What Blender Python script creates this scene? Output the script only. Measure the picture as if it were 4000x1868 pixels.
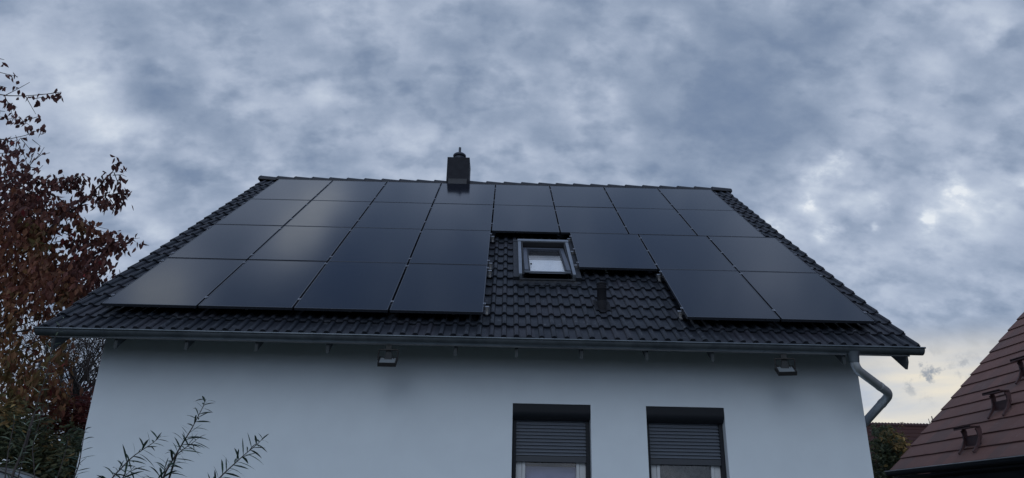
import bpy, math, random
import numpy as np
from mathutils import Vector, Matrix
R = math.radians
random.seed(7); rng = np.random.default_rng(7)
for o in list(bpy.data.objects): bpy.data.objects.remove(o)
sc = bpy.context.scene
COL = sc.collection

# ------------------------------------------------------------------ camera
ZO = 3.95                                   # ground is z = 0
FPX = 2809.14                               # focal length in pixels of a 4000 px wide frame
PITCH, ROLL, YAW = 0.368032, 0.0204865, 0.0099604
CAM = Vector((0.23657, -8.44974, -2.30166 + ZO))
fwd = Vector((math.sin(YAW)*math.cos(PITCH), math.cos(YAW)*math.cos(PITCH), math.sin(PITCH)))
r0 = Vector((math.cos(YAW), -math.sin(YAW), 0)); u0 = r0.cross(fwd)
cr = r0*math.cos(ROLL) + u0*math.sin(ROLL); cu = -r0*math.sin(ROLL) + u0*math.cos(ROLL)
cam = bpy.data.objects.new('camera', bpy.data.cameras.new('camera')); COL.objects.link(cam)
cam.data.sensor_width = 36; cam.data.lens = 36*FPX/4000; cam.data.clip_end = 3000; cam.data.clip_start = 0.05
m3 = Matrix((cr, cu, -fwd)).transposed()
cam.matrix_world = Matrix.Translation(CAM) @ m3.to_4x4()
sc.camera = cam
def raydir(u, v):
    return (fwd*FPX + cr*(u-2000) + cu*(934-v)).normalized()
def at(u, v, y):
    d = raydir(u, v); t = (y-CAM.y)/d.y
    return CAM + d*t

# ------------------------------------------------------------------ sky and light
SUN_EL, SUN_AZ = 40.0, 196.0               # azimuth measured clockwise from +y (the view direction)
EXPO = 0.0
sc.view_settings.view_transform = 'Standard'; sc.view_settings.look = 'None'
sc.view_settings.exposure = EXPO; sc.view_settings.gamma = 1
w = bpy.data.worlds.new('World'); sc.world = w; w.use_nodes = True
T = w.node_tree; T.nodes.clear()
def N(t, **k):
    n = T.nodes.new(t)
    for a, b in k.items(): setattr(n, a, b)
    return n
def L(a, b): T.links.new(a, b)
def M(op, a, b=None, c=None, clamp=False):
    n = N('ShaderNodeMath', operation=op); n.use_clamp = clamp
    for i, x in enumerate((a, b, c)):
        if x is None: continue
        if isinstance(x, (int, float)): n.inputs[i].default_value = x
        else: L(x, n.inputs[i])
    return n.outputs[0]
def noise(vec, scale, detail=6, rough=.55, dist=0.0, lac=2.0):
    n = N('ShaderNodeTexNoise'); n.inputs['Scale'].default_value = scale; n.inputs['Detail'].default_value = detail
    n.inputs['Roughness'].default_value = rough; n.inputs['Distortion'].default_value = dist; n.inputs['Lacunarity'].default_value = lac
    L(vec, n.inputs['Vector']); return n.outputs['Fac']
def smooth(x, a, b, o0=0., o1=1.):
    n = N('ShaderNodeMapRange', interpolation_type='SMOOTHSTEP'); L(x, n.inputs[0])
    for i, q in enumerate((a, b, o0, o1)): n.inputs[i+1].default_value = q
    return n.outputs[0]
tc = N('ShaderNodeTexCoord'); D = tc.outputs['Generated']
sep = N('ShaderNodeSeparateXYZ'); L(D, sep.inputs[0])
den = M('ADD', M('MAXIMUM', sep.outputs['Z'], 0.0), 0.62)
cmb = N('ShaderNodeCombineXYZ'); L(M('DIVIDE', sep.outputs['X'], den), cmb.inputs[0]); L(M('MULTIPLY', M('DIVIDE', sep.outputs['Y'], den), 1.35), cmb.inputs[1])
PV = cmb.outputs[0]                          # position on the cloud deck
big = noise(PV, 3.2, 3, .5, .0)
mid0 = noise(PV, 11.5, 6, .52, .0)
bil = M('SUBTRACT', 1.0, M('ABSOLUTE', M('MULTIPLY', M('SUBTRACT', noise(PV, 15.0, 4, .45, .0), .5), 4.0)))   # billowed lumps
mid = M('ADD', M('MULTIPLY', mid0, .80), M('MULTIPLY', bil, .13))
fin = noise(PV, 30.0, 5, .55, .0)
# ragged the outlines of the masses: nudge the direction by noise before measuring distances
wn1 = N('ShaderNodeTexNoise'); wn1.inputs['Scale'].default_value = 9.0; wn1.inputs['Detail'].default_value = 5; wn1.inputs['Roughness'].default_value = .62; L(D, wn1.inputs['Vector'])
wv = N('ShaderNodeVectorMath', operation='SUBTRACT'); L(wn1.outputs['Color'], wv.inputs[0]); wv.inputs[1].default_value = (.5, .5, .5)
wm = N('ShaderNodeVectorMath', operation='MULTIPLY_ADD'); L(wv.outputs[0], wm.inputs[0]); wm.inputs[1].default_value = (.085, .085, .05); L(D, wm.inputs[2])
wz = N('ShaderNodeVectorMath', operation='NORMALIZE'); L(wm.outputs[0], wz.inputs[0]); DW = wz.outputs[0]
def blob(u, v, rad, amp):
    d = raydir(u, v); vn = N('ShaderNodeVectorMath', operation='DOT_PRODUCT'); L(DW, vn.inputs[0]); vn.inputs[1].default_value = d
    s = (rad/FPX)**2/2
    return M('MULTIPLY', M('EXPONENT', M('DIVIDE', M('SUBTRACT', vn.outputs['Value'], 1.0), s)), amp)
BLOBS = [ # lighter and darker masses of the cloud deck
 (2750,400,300,-.10),(3000,250,280,-.05),(3050,560,260,-.05),(2893,427,170,-.07),(3087,543,120,-.06),(2776,637,130,-.04),(3165,155,110,-.08),(3320,31,120,-.09),
 (116,60,110,-.08),(155,160,110,.12),(388,178,90,.09),(683,171,80,.13),(350,450,110,.18),(466,481,60,.09),(590,536,45,.12),(582,458,50,.06),(100,334,90,.11),(480,70,110,-.06),
 (543,326,100,-.07),(660,373,110,-.09),(830,435,85,-.09),(776,116,100,-.06),(1281,62,55,.14),(1304,163,50,.08),(854,295,60,.08),(1010,350,120,.07),(1242,404,55,.10),(1126,470,80,-.04),
 (1048,575,40,.14),(955,435,70,-.05),(699,683,85,-.10),(893,644,65,-.07),(753,753,28,.12),(1320,481,80,.05),(1537,505,45,.11),(1398,590,100,.07),(1436,233,100,-.07),(1615,373,110,-.06),
 (1592,171,60,.07),(1863,272,80,-.06),(1941,101,90,-.08),(582,893,34,.16),(640,900,30,.10),(1630,543,70,.05),(2272,101,120,-.09),(2101,194,90,-.05),(2621,101,70,.11),(2248,225,70,.05),
 (2388,365,55,.11),(2466,505,60,.09),(2155,334,60,.07),(2272,606,80,.10),(2070,458,60,.06),(2512,295,45,.06),(2776,210,80,-.04),(3071,47,80,.05),(3863,116,55,.18),(3747,70,90,.08),
 (3630,225,80,.11),(3382,380,90,.07),(3436,512,80,.08),(3475,303,70,-.06),(3925,194,80,-.10),(3630,637,90,-.08),(3475,738,80,-.09),(3250,660,130,.08),(3100,860,110,.08),(3720,770,130,.08),
 (3850,900,120,.04),(3550,1150,260,.04),(200,760,200,.05),(1700,100,120,.02),(300,300,60,.05),(1150,640,120,.03),(1080,130,80,-.04),(2900,820,90,-.04)]
calm = M('SUBTRACT', 1.15, M('ADD', blob(2800,380,330,.75), blob(3050,560,230,.35)))
tot = M('ADD', M('MULTIPLY', M('SUBTRACT', big, .5), .30), M('MULTIPLY', M('MULTIPLY', M('SUBTRACT', mid, .5), calm), .84))
tot = M('ADD', tot, M('MULTIPLY', M('SUBTRACT', fin, .5), .36))
tot = M('ADD', tot, .495)
for b in BLOBS: tot = M('ADD', tot, blob(b[0], b[1], b[2], b[3]*1.15))
# parts of the deck high overhead, brighter or darker (outside the frame, seen mirrored in the panels)
def dblob(d, rad, amp):
    vn = N('ShaderNodeVectorMath', operation='DOT_PRODUCT'); L(D, vn.inputs[0]); vn.inputs[1].default_value = d
    return M('MULTIPLY', M('EXPONENT', M('DIVIDE', M('SUBTRACT', vn.outputs['Value'], 1.0), rad*rad/2)), amp)
PN = Vector((0, -math.sin(.66737), math.cos(.66737)))
def mir(u, v): d = raydir(u, v); return d - PN*2*d.dot(PN)
for (u, v, rad, amp) in ((650,1140,.042,.52),(600,1190,.035,.25),(1150,950,.034,.42),(1080,1000,.04,.26),(1300,780,.030,.34),(1230,850,.034,.46),(1190,890,.03,.20),(820,1060,.05,.06),(1250,1120,.08,-.22),(1340,960,.045,-.20),(1600,1180,.14,-.22),(3000,1060,.05,.26),(3080,1120,.06,.16),(2650,980,.08,-.14),(2300,1130,.16,-.18),(750,900,.06,.04),(1600,760,.08,.03),(3300,1220,.09,-.14),(2900,1230,.10,-.08),(1000,1200,.07,-.14),(900,1130,.03,-.12)):
    tot = M('ADD', tot, dblob(mir(u, v), rad, amp))
# bright ragged openings low on the right
zone = None
for b in ((3266,637,34,1.1),(3300,650,22,.6),(3215,700,30,1.2),(3285,695,26,.9),(3172,792,30,1.3),(3436,792,30,.9),(3040,862,34,1.5),(3030,905,24,1.0),(3232,893,34,1.2),(3398,881,15,1.1),(3669,714,28,.9),(3705,765,28,1.2),(3755,790,26,1.3),(3817,807,30,1.2),
          (3646,877,30,1.1),(3985,730,34,1.1),(3620,850,24,.7),(3860,820,22,.6),(400,455,60,.30),(600,893,26,.40),(3863,116,30,.35)):
    zone = blob(*b) if zone is None else M('ADD', zone, blob(*b))
op = noise(PV, 22.0, 6, .6, .05)
for b in ((3270,665,90,.10),(3180,800,80,.09),(3050,880,90,.12),(3240,890,90,.09),(3730,785,120,.12),(3650,870,80,.08),(3980,740,90,.10),(3436,800,70,.08)): tot = M('ADD', tot, blob(*b))
tot = M('ADD', tot, M('MULTIPLY', M('MULTIPLY', smooth(op, .34, .74), zone), .36))
ramp = N('ShaderNodeValToRGB'); L(tot, ramp.inputs[0])
def lin(c): return tuple((x/255/12.92 if x/255 <= .04045 else ((x/255+.055)/1.055)**2.4) for x in c) + (1,)
e = ramp.color_ramp.elements; ramp.color_ramp.interpolation = 'B_SPLINE'
e[0].position = 0.0; e[0].color = lin((102,123,156)); e[1].position = 1.15 if False else 1.0; e[1].color = lin((238,243,248))
for p_, c_ in ((.28,(125,142,168)), (.47,(152,167,190)), (.62,(176,188,209)), (.78,(197,208,224)), (.9,(216,224,236))):
    x = e.new(p_); x.color = lin(c_)
# pale warm band near the horizon on the right
az = blob(3650,1620,420,1.15)
hz = M('MULTIPLY', smooth(sep.outputs['Z'], .235, .165), az)
streak = N('ShaderNodeMapping'); L(D, streak.inputs[0]); streak.inputs['Scale'].default_value = (3, 3, 17)
stn = noise(streak.outputs[0], 1.6, 5, .5, .3)
wr = N('ShaderNodeValToRGB'); L(stn, wr.inputs[0]); q = wr.color_ramp.elements
q[0].position = .36; q[0].color = lin((196,202,212)); q[1].position = .60; q[1].color = lin((236,228,212))
mixw = N('ShaderNodeMix', data_type='RGBA'); L(hz, mixw.inputs[0]); L(ramp.outputs[0], mixw.inputs[6]); L(wr.outputs[0], mixw.inputs[7])
# small grey scraps of cloud in that band
sz = noise(D, 34, 5, .6, .2)
scr = M('MULTIPLY', smooth(sz, .50, .64), M('ADD', M('ADD', blob(3570,1462,75,.9), blob(3660,1450,50,.8)), M('ADD', blob(3500,1470,60,.5), blob(3800,1440,50,.6)), clamp=True))
mixs = N('ShaderNodeMix', data_type='RGBA'); L(scr, mixs.inputs[0]); L(mixw.outputs[2], mixs.inputs[6]); mixs.inputs[7].default_value = lin((150,156,166))
# the deck turns a little bluer and deeper towards the zenith
zt = N('ShaderNodeMix', data_type='RGBA', blend_type='MULTIPLY'); L(smooth(sep.outputs['Z'], .66, .84), zt.inputs[0]); L(mixs.outputs[2], zt.inputs[6]); zt.inputs[7].default_value = (.80, .84, .93, 1)
cloud = N('ShaderNodeBackground'); L(zt.outputs[2], cloud.inputs[0]); cloud.inputs[1].default_value = 1.0
sky = N('ShaderNodeTexSky', sky_type='NISHITA'); sky.sun_disc = False
sky.sun_elevation = R(SUN_EL); sky.sun_rotation = R(SUN_AZ)
clear = N('ShaderNodeBackground'); L(sky.outputs[0], clear.inputs[0]); clear.inputs[1].default_value = 0.08
mx = N('ShaderNodeMixShader'); mx.inputs[0].default_value = .93; L(clear.outputs[0], mx.inputs[1]); L(cloud.outputs[0], mx.inputs[2])
out = N('ShaderNodeOutputWorld'); L(mx.outputs[0], out.inputs[0])
sun = bpy.data.lights.new('sun', 'SUN'); sun.energy = 0.75; sun.angle = R(44); sun.color = (.86, .93, 1.0)
so = bpy.data.objects.new('sun', sun); COL.objects.link(so)
sd = Vector((math.sin(R(SUN_AZ))*math.cos(R(SUN_EL)), math.cos(R(SUN_AZ))*math.cos(R(SUN_EL)), math.sin(R(SUN_EL))))
so.rotation_euler = sd.to_track_quat('Z', 'Y').to_euler(); so.location = (0, 0, 30)

# ------------------------------------------------------------------ materials
def mat(name, col, rough=.6, metal=0, spec=.5, col2=None, nscale=20, nrange=(.4,.65), bump=0, bscale=60, bdist=.01, coord='Object', ior=None):
    m = bpy.data.materials.new(name); m.use_nodes = True; nt = m.node_tree; b = nt.nodes['Principled BSDF']
    b.inputs['Base Color'].default_value = (*col, 1); b.inputs['Roughness'].default_value = rough
    b.inputs['Metallic'].default_value = metal; b.inputs['Specular IOR Level'].default_value = spec
    if ior: b.inputs['IOR'].default_value = ior
    t = nt.nodes.new('ShaderNodeTexCoord')
    if col2:
        n = nt.nodes.new('ShaderNodeTexNoise'); n.inputs['Scale'].default_value = nscale; n.inputs['Detail'].default_value = 6; n.inputs['Roughness'].default_value = .6
        nt.links.new(t.outputs[coord], n.inputs['Vector'])
        r = nt.nodes.new('ShaderNodeMapRange'); r.inputs[1].default_value, r.inputs[2].default_value = nrange; nt.links.new(n.outputs['Fac'], r.inputs[0])
        x = nt.nodes.new('ShaderNodeMix'); x.data_type = 'RGBA'; x.inputs[6].default_value = (*col, 1); x.inputs[7].default_value = (*col2, 1)
        nt.links.new(r.outputs[0], x.inputs[0]); nt.links.new(x.outputs[2], b.inputs['Base Color'])
    if bump:
        n = nt.nodes.new('ShaderNodeTexNoise'); n.inputs['Scale'].default_value = bscale; n.inputs['Detail'].default_value = 5
        nt.links.new(t.outputs[coord], n.inputs['Vector'])
        bp = nt.nodes.new('ShaderNodeBump'); bp.inputs['Strength'].default_value = bump; bp.inputs['Distance'].default_value = bdist
        nt.links.new(n.outputs['Fac'], bp.inputs['Height']); nt.links.new(bp.outputs[0], b.inputs['Normal'])
    return m
def tile_mat(name, c1, c2, c3, dirt, rough=.55, dirt_amt=.5, spec=.4):
    """per-tile colour from the integer part of the UVs, plus lichen-like scuffs"""
    m = bpy.data.materials.new(name); m.use_nodes = True; nt = m.node_tree; b = nt.nodes['Principled BSDF']
    def nn(t, **k):
        n = nt.nodes.new(t)
        for a, v in k.items(): setattr(n, a, v)
        return n
    uv = nn('ShaderNodeUVMap'); fl = nn('ShaderNodeVectorMath', operation='FLOOR'); nt.links.new(uv.outputs[0], fl.inputs[0])
    wn = nn('ShaderNodeTexWhiteNoise', noise_dimensions='2D'); nt.links.new(fl.outputs[0], wn.inputs['Vector'])
    rp = nn('ShaderNodeValToRGB'); nt.links.new(wn.outputs['Value'], rp.inputs[0]); el = rp.color_ramp.elements
    el[0].color = (*c1, 1); el[1].color = (*c3, 1); k = el.new(.5); k.color = (*c2, 1)
    t = nn('ShaderNodeTexCoord')
    n1 = nn('ShaderNodeTexNoise'); n1.inputs['Scale'].default_value = 14; n1.inputs['Detail'].default_value = 8; n1.inputs['Roughness'].default_value = .7
    n2 = nn('ShaderNodeTexNoise'); n2.inputs['Scale'].default_value = 2.2; n2.inputs['Detail'].default_value = 3
    nt.links.new(t.outputs['Object'], n1.inputs['Vector']); nt.links.new(t.outputs['Object'], n2.inputs['Vector'])
    mm = nn('ShaderNodeMath', operation='MULTIPLY'); r1 = nn('ShaderNodeMapRange'); r1.inputs[1].default_value, r1.inputs[2].default_value = .54, .74
    r2 = nn('ShaderNodeMapRange'); r2.inputs[1].default_value, r2.inputs[2].default_value = .42, .66; r2.inputs[4].default_value = dirt_amt
    nt.links.new(n1.outputs['Fac'], r1.inputs[0]); nt.links.new(n2.outputs['Fac'], r2.inputs[0]); nt.links.new(r1.outputs[0], mm.inputs[0]); nt.links.new(r2.outputs[0], mm.inputs[1])
    x = nn('ShaderNodeMix', data_type='RGBA'); nt.links.new(mm.outputs[0], x.inputs[0]); nt.links.new(rp.outputs[0], x.inputs[6]); x.inputs[7].default_value = (*dirt, 1)
    nt.links.new(x.outputs[2], b.inputs['Base Color']); b.inputs['Roughness'].default_value = rough; b.inputs['Specular IOR Level'].default_value = spec
    bp = nn('ShaderNodeBump'); bp.inputs['Strength'].default_value = .25; bp.inputs['Distance'].default_value = .004
    n3 = nn('ShaderNodeTexNoise'); n3.inputs['Scale'].default_value = 90; n3.inputs['Detail'].default_value = 4; nt.links.new(t.outputs['Object'], n3.inputs['Vector'])
    nt.links.new(n3.outputs['Fac'], bp.inputs['Height']); nt.links.new(bp.outputs[0], b.inputs['Normal'])
    return m
def leaf_mat(name, stops, trans=.45):
    """leaf colour from the kind baked in UV.x; UV.y is a per-leaf brightness"""
    m = bpy.data.materials.new(name); m.use_nodes = True; nt = m.node_tree; b = nt.nodes['Principled BSDF']
    uv = nt.nodes.new('ShaderNodeUVMap'); s = nt.nodes.new('ShaderNodeSeparateXYZ'); nt.links.new(uv.outputs[0], s.inputs[0])
    rp = nt.nodes.new('ShaderNodeValToRGB'); nt.links.new(s.outputs[0], rp.inputs[0]); el = rp.color_ramp.elements
    while len(el) < len(stops): el.new(.5)
    for k, (p_, c_) in enumerate(stops): el[k].position = p_
    for k, (p_, c_) in enumerate(stops): el[k].color = (*c_, 1)
    hs = nt.nodes.new('ShaderNodeHueSaturation'); nt.links.new(rp.outputs[0], hs.inputs['Color'])
    mr = nt.nodes.new('ShaderNodeMapRange'); mr.inputs[3].default_value = .6; mr.inputs[4].default_value = 1.5; nt.links.new(s.outputs[1], mr.inputs[0]); nt.links.new(mr.outputs[0], hs.inputs['Value'])
    nt.links.new(hs.outputs[0], b.inputs['Base Color']); b.inputs['Roughness'].default_value = .55; b.inputs['Specular IOR Level'].default_value = .3
    tr = nt.nodes.new('ShaderNodeBsdfTranslucent'); nt.links.new(hs.outputs[0], tr.inputs[0])
    mxx = nt.nodes.new('ShaderNodeMixShader'); mxx.inputs[0].default_value = trans; nt.links.new(b.outputs[0], mxx.inputs[1]); nt.links.new(tr.outputs[0], mxx.inputs[2])
    nt.links.new(mxx.outputs[0], nt.nodes['Material Output'].inputs[0])
    return m
MT = dict(
 tile=tile_mat('anthracite_tile', (.009,.013,.021), (.014,.018,.027), (.020,.022,.032), (.12,.135,.16), .5, .8),
 ridge=mat('ridge_cap', (.015,.019,.028), .55, spec=.35, col2=(.024,.028,.038), nscale=9),
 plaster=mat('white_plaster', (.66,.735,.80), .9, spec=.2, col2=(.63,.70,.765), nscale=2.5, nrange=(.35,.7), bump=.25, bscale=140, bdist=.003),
 wood=mat('painted_wood', (.085,.10,.115), .8, col2=(.07,.085,.095), nscale=12),
 soffit=mat('soffit_boards', (.16,.18,.20), .8, col2=(.12,.135,.15), nscale=6),
 zinc=mat('weathered_zinc', (.13,.155,.18), .42, .6, col2=(.085,.105,.125), nscale=5, bump=.05, bscale=30),
 zincnew=mat('downpipe_zinc', (.50,.54,.58), .36, .45, col2=(.38,.42,.46), nscale=7),
 alu=mat('aluminium', (.34,.36,.40), .40, .9),
 frame=mat('black_anodised_frame', (.085,.095,.115), .30, .75),
 rail=mat('rail_aluminium', (.40,.41,.43), .4, .9, col2=(.3,.31,.33), nscale=30),
 hook=mat('hook_steel', (.55,.55,.56), .35, .9),
 shutter=mat('dark_grey_shutter', (.11,.13,.165), .38, .0, spec=.6),
 shutbar=mat('shutter_bar', (.035,.042,.055), .45),
 shutbox=mat('shutter_box_grey', (.012,.015,.021), .6, spec=.3),
 pvc=mat('white_pvc', (.50,.53,.56), .35),
 curtain=mat('pale_blind', (.24,.26,.42), .9, col2=(.20,.22,.36), nscale=3),
 skyreflect=mat('painted_sky_reflection', (.66,.72,.80), .8),  # pale tone painted for the sky mirrored in the roof window
 brownroll=mat('brown_blind_roll', (.06,.035,.025), .8),
 darkroom=mat('dark_room_painted_reflection', (.018,.018,.024), .9, col2=(.07,.085,.10), nscale=9, nrange=(.45,.75)),  # lighter mottle paints the pattern reflected in the window pane
 velux=mat('window_cladding', (.22,.25,.30), .42, .4, col2=(.18,.21,.25), nscale=5),
 sashm=mat('sash_cladding', (.085,.10,.135), .45, .3, col2=(.065,.08,.11), nscale=5),
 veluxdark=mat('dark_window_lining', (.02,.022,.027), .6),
 flash=mat('lead_flashing', (.022,.027,.036), .6, .2, col2=(.015,.018,.026), nscale=11),
 chim=mat('slate_cladding', (.010,.012,.020), .7, spec=.25, col2=(.015,.018,.027), nscale=7, bump=.3, bscale=24, bdist=.01),
 steel=mat('flue_steel', (.035,.042,.06), .5, .4),
 vent=mat('black_plastic_vent', (.004,.005,.009), .75, spec=.3),
 lamp=mat('floodlight_housing', (.03,.03,.032), .5),
 lampmount=mat('lamp_mount', (.06,.065,.07), .7),
 lamplens=mat('floodlight_glass', (.30,.34,.37), .3),
 cable=mat('black_cable', (.02,.02,.02), .6),
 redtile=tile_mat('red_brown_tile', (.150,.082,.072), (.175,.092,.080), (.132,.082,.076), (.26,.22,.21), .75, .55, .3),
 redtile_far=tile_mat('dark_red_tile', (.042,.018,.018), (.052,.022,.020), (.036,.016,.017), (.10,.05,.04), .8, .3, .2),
 redmetal=mat('red_brown_steel', (.075,.036,.038), .6, .2, col2=(.055,.03,.034), nscale=20),
 darkgutter=mat('black_gutter', (.008,.010,.014), .6, spec=.3),
 lipalu=mat('gutter_lip', (.30,.31,.32), .4, .7),
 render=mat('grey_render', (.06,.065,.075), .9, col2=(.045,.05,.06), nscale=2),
 bark=mat('bark', (.040,.030,.026), .9, col2=(.022,.018,.017), nscale=15, bump=.5, bscale=40),
 twig=mat('twig_bark', (.030,.024,.024), .9, col2=(.045,.036,.034), nscale=10),
 cherry=leaf_mat('cherry_leaf', [(0,(.095,.042,.042)), (.3,(.15,.055,.040)), (.5,(.20,.085,.048)), (.7,(.18,.112,.046)), (.85,(.11,.105,.042)), (1,(.22,.04,.04))]),
 shrubleaf=leaf_mat('shrub_leaf', [(0,(.045,.060,.042)), (.4,(.075,.090,.050)), (.7,(.12,.095,.04)), (.85,(.22,.13,.05)), (1,(.42,.30,.12))]),
 redleaf=leaf_mat('red_leaf', [(0,(.095,.020,.022)), (.5,(.13,.035,.028)), (1,(.22,.08,.04))]),
 willow=leaf_mat('lance_leaf', [(0,(.020,.042,.034)), (.5,(.030,.058,.044)), (1,(.05,.085,.055))], .25),
 paleleaf=leaf_mat('pale_lance_leaf', [(0,(.12,.17,.12)), (.5,(.22,.28,.20)), (1,(.34,.38,.28))], .25),
 grass=mat('grass', (.018,.024,.012), .9, col2=(.03,.032,.020), nscale=.7, bump=.6, bscale=12, bdist=.05),
 canopy=mat('dark_canopy', (.03,.032,.035), .5), canopyp=mat('pale_canopy_panel', (.16,.18,.21), .4),
)
# solar glass: black cells under slightly textured, anti-reflection coated glass
m = mat('solar_glass', (.006,.008,.013), .12, spec=.5, ior=1.50); MT['glass'] = m
nt = m.node_tree; b = nt.nodes['Principled BSDF']; tcn = nt.nodes.new('ShaderNodeTexCoord')
br = nt.nodes.new('ShaderNodeTexBrick'); br.offset = 0; br.inputs['Scale'].default_value = 1; br.inputs['Brick Width'].default_value = .182; br.inputs['Row Height'].default_value = .0915
br.inputs['Mortar Size'].default_value = .0012; br.inputs['Color1'].default_value = (.003,.005,.012,1); br.inputs['Color2'].default_value = (.004,.006,.013,1); br.inputs['Mortar'].default_value = (.010,.013,.020,1)
nt.links.new(tcn.outputs['Object'], br.inputs['Vector']); nt.links.new(br.outputs['Color'], b.inputs['Base Color']); b.inputs['Specular Tint'].default_value = (.74, .88, 1.0, 1)
nz = nt.nodes.new('ShaderNodeTexNoise'); nz.inputs['Scale'].default_value = 3; nt.links.new(tcn.outputs['Object'], nz.inputs['Vector'])
mr = nt.nodes.new('ShaderNodeMapRange'); mr.inputs[3].default_value = .085; mr.inputs[4].default_value = .12; nt.links.new(nz.outputs['Fac'], mr.inputs[0]); nt.links.new(mr.outputs[0], b.inputs['Roughness'])
MT['pane'] = mat('window_glass', (.03,.04,.05), .03, ior=2.3)
def clearpane():
    m = bpy.data.materials.new('clear_window_glass'); m.use_nodes = True; nt = m.node_tree
    g = nt.nodes.new('ShaderNodeBsdfGlossy'); g.inputs['Roughness'].default_value = .02; tr = nt.nodes.new('ShaderNodeBsdfTransparent')
    ge = nt.nodes.new('ShaderNodeNewGeometry'); dt = nt.nodes.new('ShaderNodeVectorMath'); dt.operation = 'DOT_PRODUCT'; nt.links.new(ge.outputs['Incoming'], dt.inputs[0]); nt.links.new(ge.outputs['Normal'], dt.inputs[1])
    def mm(op, a, b):
        n = nt.nodes.new('ShaderNodeMath'); n.operation = op
        for i, q in enumerate((a, b)):
            if isinstance(q, (int, float)): n.inputs[i].default_value = q
            elif q is not None: nt.links.new(q, n.inputs[i])
        return n
    ab = mm('ABSOLUTE', dt.outputs['Value'], None); om = mm('SUBTRACT', 1.0, ab.outputs[0]); pw = mm('POWER', om.outputs[0], 5.0); ml = mm('MULTIPLY', pw.outputs[0], .93); fr = mm('ADD', ml.outputs[0], .07); x = nt.nodes.new('ShaderNodeMixShader')
    nt.links.new(fr.outputs[0], x.inputs[0]); nt.links.new(tr.outputs[0], x.inputs[1]); nt.links.new(g.outputs[0], x.inputs[2]); nt.links.new(x.outputs[0], nt.nodes['Material Output'].inputs[0])
    return m
MT['clear'] = clearpane()

# ------------------------------------------------------------------ mesh helpers
class MB:
    def __init__(s): s.v = []; s.f = []; s.uv = None
    def add(s, vs, fs):
        o = len(s.v); s.v += [tuple(x) for x in vs]; s.f += [tuple(i+o for i in f) for f in fs]; return s
    def box(s, a, b, M=None):
        x0, y0, z0 = a; x1, y1, z1 = b
        vs = [(x0,y0,z0),(x1,y0,z0),(x1,y1,z0),(x0,y1,z0),(x0,y0,z1),(x1,y0,z1),(x1,y1,z1),(x0,y1,z1)]
        if M is not None: vs = [M @ Vector(v) for v in vs]
        return s.add(vs, [(0,3,2,1),(4,5,6,7),(0,1,5,4),(1,2,6,5),(2,3,7,6),(3,0,4,7)])
    def tube(s, pts, rad, n=8, cap=True):
        pts = [Vector(p) for p in pts]
        if isinstance(rad, (int, float)): rad = [rad]*len(pts)
        t0 = (pts[1]-pts[0]).normalized(); ref = Vector((0,0,1)) if abs(t0.z) < .9 else Vector((1,0,0))
        a = t0.cross(ref).normalized(); vs = []
        for i, p in enumerate(pts):
            t = (pts[min(i+1, len(pts)-1)] - pts[max(i-1, 0)]).normalized()
            a = (a - t*a.dot(t)).normalized(); bb = t.cross(a)
            for k in range(n):
                an = 2*math.pi*k/n; vs.append(p + (a*math.cos(an) + bb*math.sin(an))*rad[i])
        fs = [(i*n+k, i*n+(k+1)%n, (i+1)*n+(k+1)%n, (i+1)*n+k) for i in range(len(pts)-1) for k in range(n)]
        if cap: fs += [tuple(range(n-1, -1, -1)), tuple((len(pts)-1)*n+k for k in range(n))]
        return s.add(vs, fs)
    def lathe(s, c, prof, n=20):
        c = Vector(c); vs = [c + Vector((r*math.cos(2*math.pi*k/n), r*math.sin(2*math.pi*k/n), z)) for r, z in prof for k in range(n)]
        fs = [(i*n+k, i*n+(k+1)%n, (i+1)*n+(k+1)%n, (i+1)*n+k) for i in range(len(prof)-1) for k in range(n)]
        fs += [tuple(range(n-1, -1, -1)), tuple((len(prof)-1)*n+k for k in range(n))]
        return s.add(vs, fs)
    def prism(s, poly, x0, x1, axis='x'):
        """poly in the plane across axis, extruded along it"""
        n = len(poly)
        if axis == 'x': vs = [(x0, a, b) for a, b in poly] + [(x1, a, b) for a, b in poly]
        elif axis == 'y': vs = [(a, x0, b) for a, b in poly] + [(a, x1, b) for a, b in poly]
        else: vs = [(a, b, x0) for a, b in poly] + [(a, b, x1) for a, b in poly]
        fs = [(i, (i+1)%n, n+(i+1)%n, n+i) for i in range(n)] + [tuple(range(n-1,-1,-1)), tuple(range(n, 2*n))]
        return s.add(vs, fs)
    def build(s, name, m, parent=None, smooth=False, bevel=0, fix=True):
        me = bpy.data.meshes.new(name); me.from_pydata(s.v, [], s.f)
        if s.uv is not None:
            ul = me.uv_layers.new(name='UVMap'); lv = np.empty(len(me.loops), dtype=np.int32); me.loops.foreach_get('vertex_index', lv)
            ul.data.foreach_set('uv', np.asarray(s.uv, dtype=np.float32)[lv].ravel())
        me.materials.append(MT[m] if isinstance(m, str) else m)
        if smooth: me.polygons.foreach_set('use_smooth', [True]*len(me.polygons))
        me.update(); o = bpy.data.objects.new(name, me); COL.objects.link(o)
        if parent: o.parent = parent
        if bevel:
            bv = o.modifiers.new('bevel', 'BEVEL'); bv.width = bevel; bv.segments = 2; bv.limit_method = 'ANGLE'
        if smooth == 'auto':
            me.polygons.foreach_set('use_smooth', [True]*len(me.polygons)); es = o.modifiers.new('es', 'EDGE_SPLIT'); es.split_angle = R(40)
        return o
def empty(name, label, cat, loc=(0,0,0), rot=(0,0,0), group=None):
    o = bpy.data.objects.new(name, None); COL.objects.link(o); o.location = loc; o.rotation_euler = rot; o.empty_display_size = .2
    return tag(o, label, cat, group)
def tag(o, label=None, cat=None, group=None, kind=None):
    if label: o['label'] = label
    if cat: o['category'] = cat
    if group: o['group'] = group
    if kind: o['kind'] = kind
    return o
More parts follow.
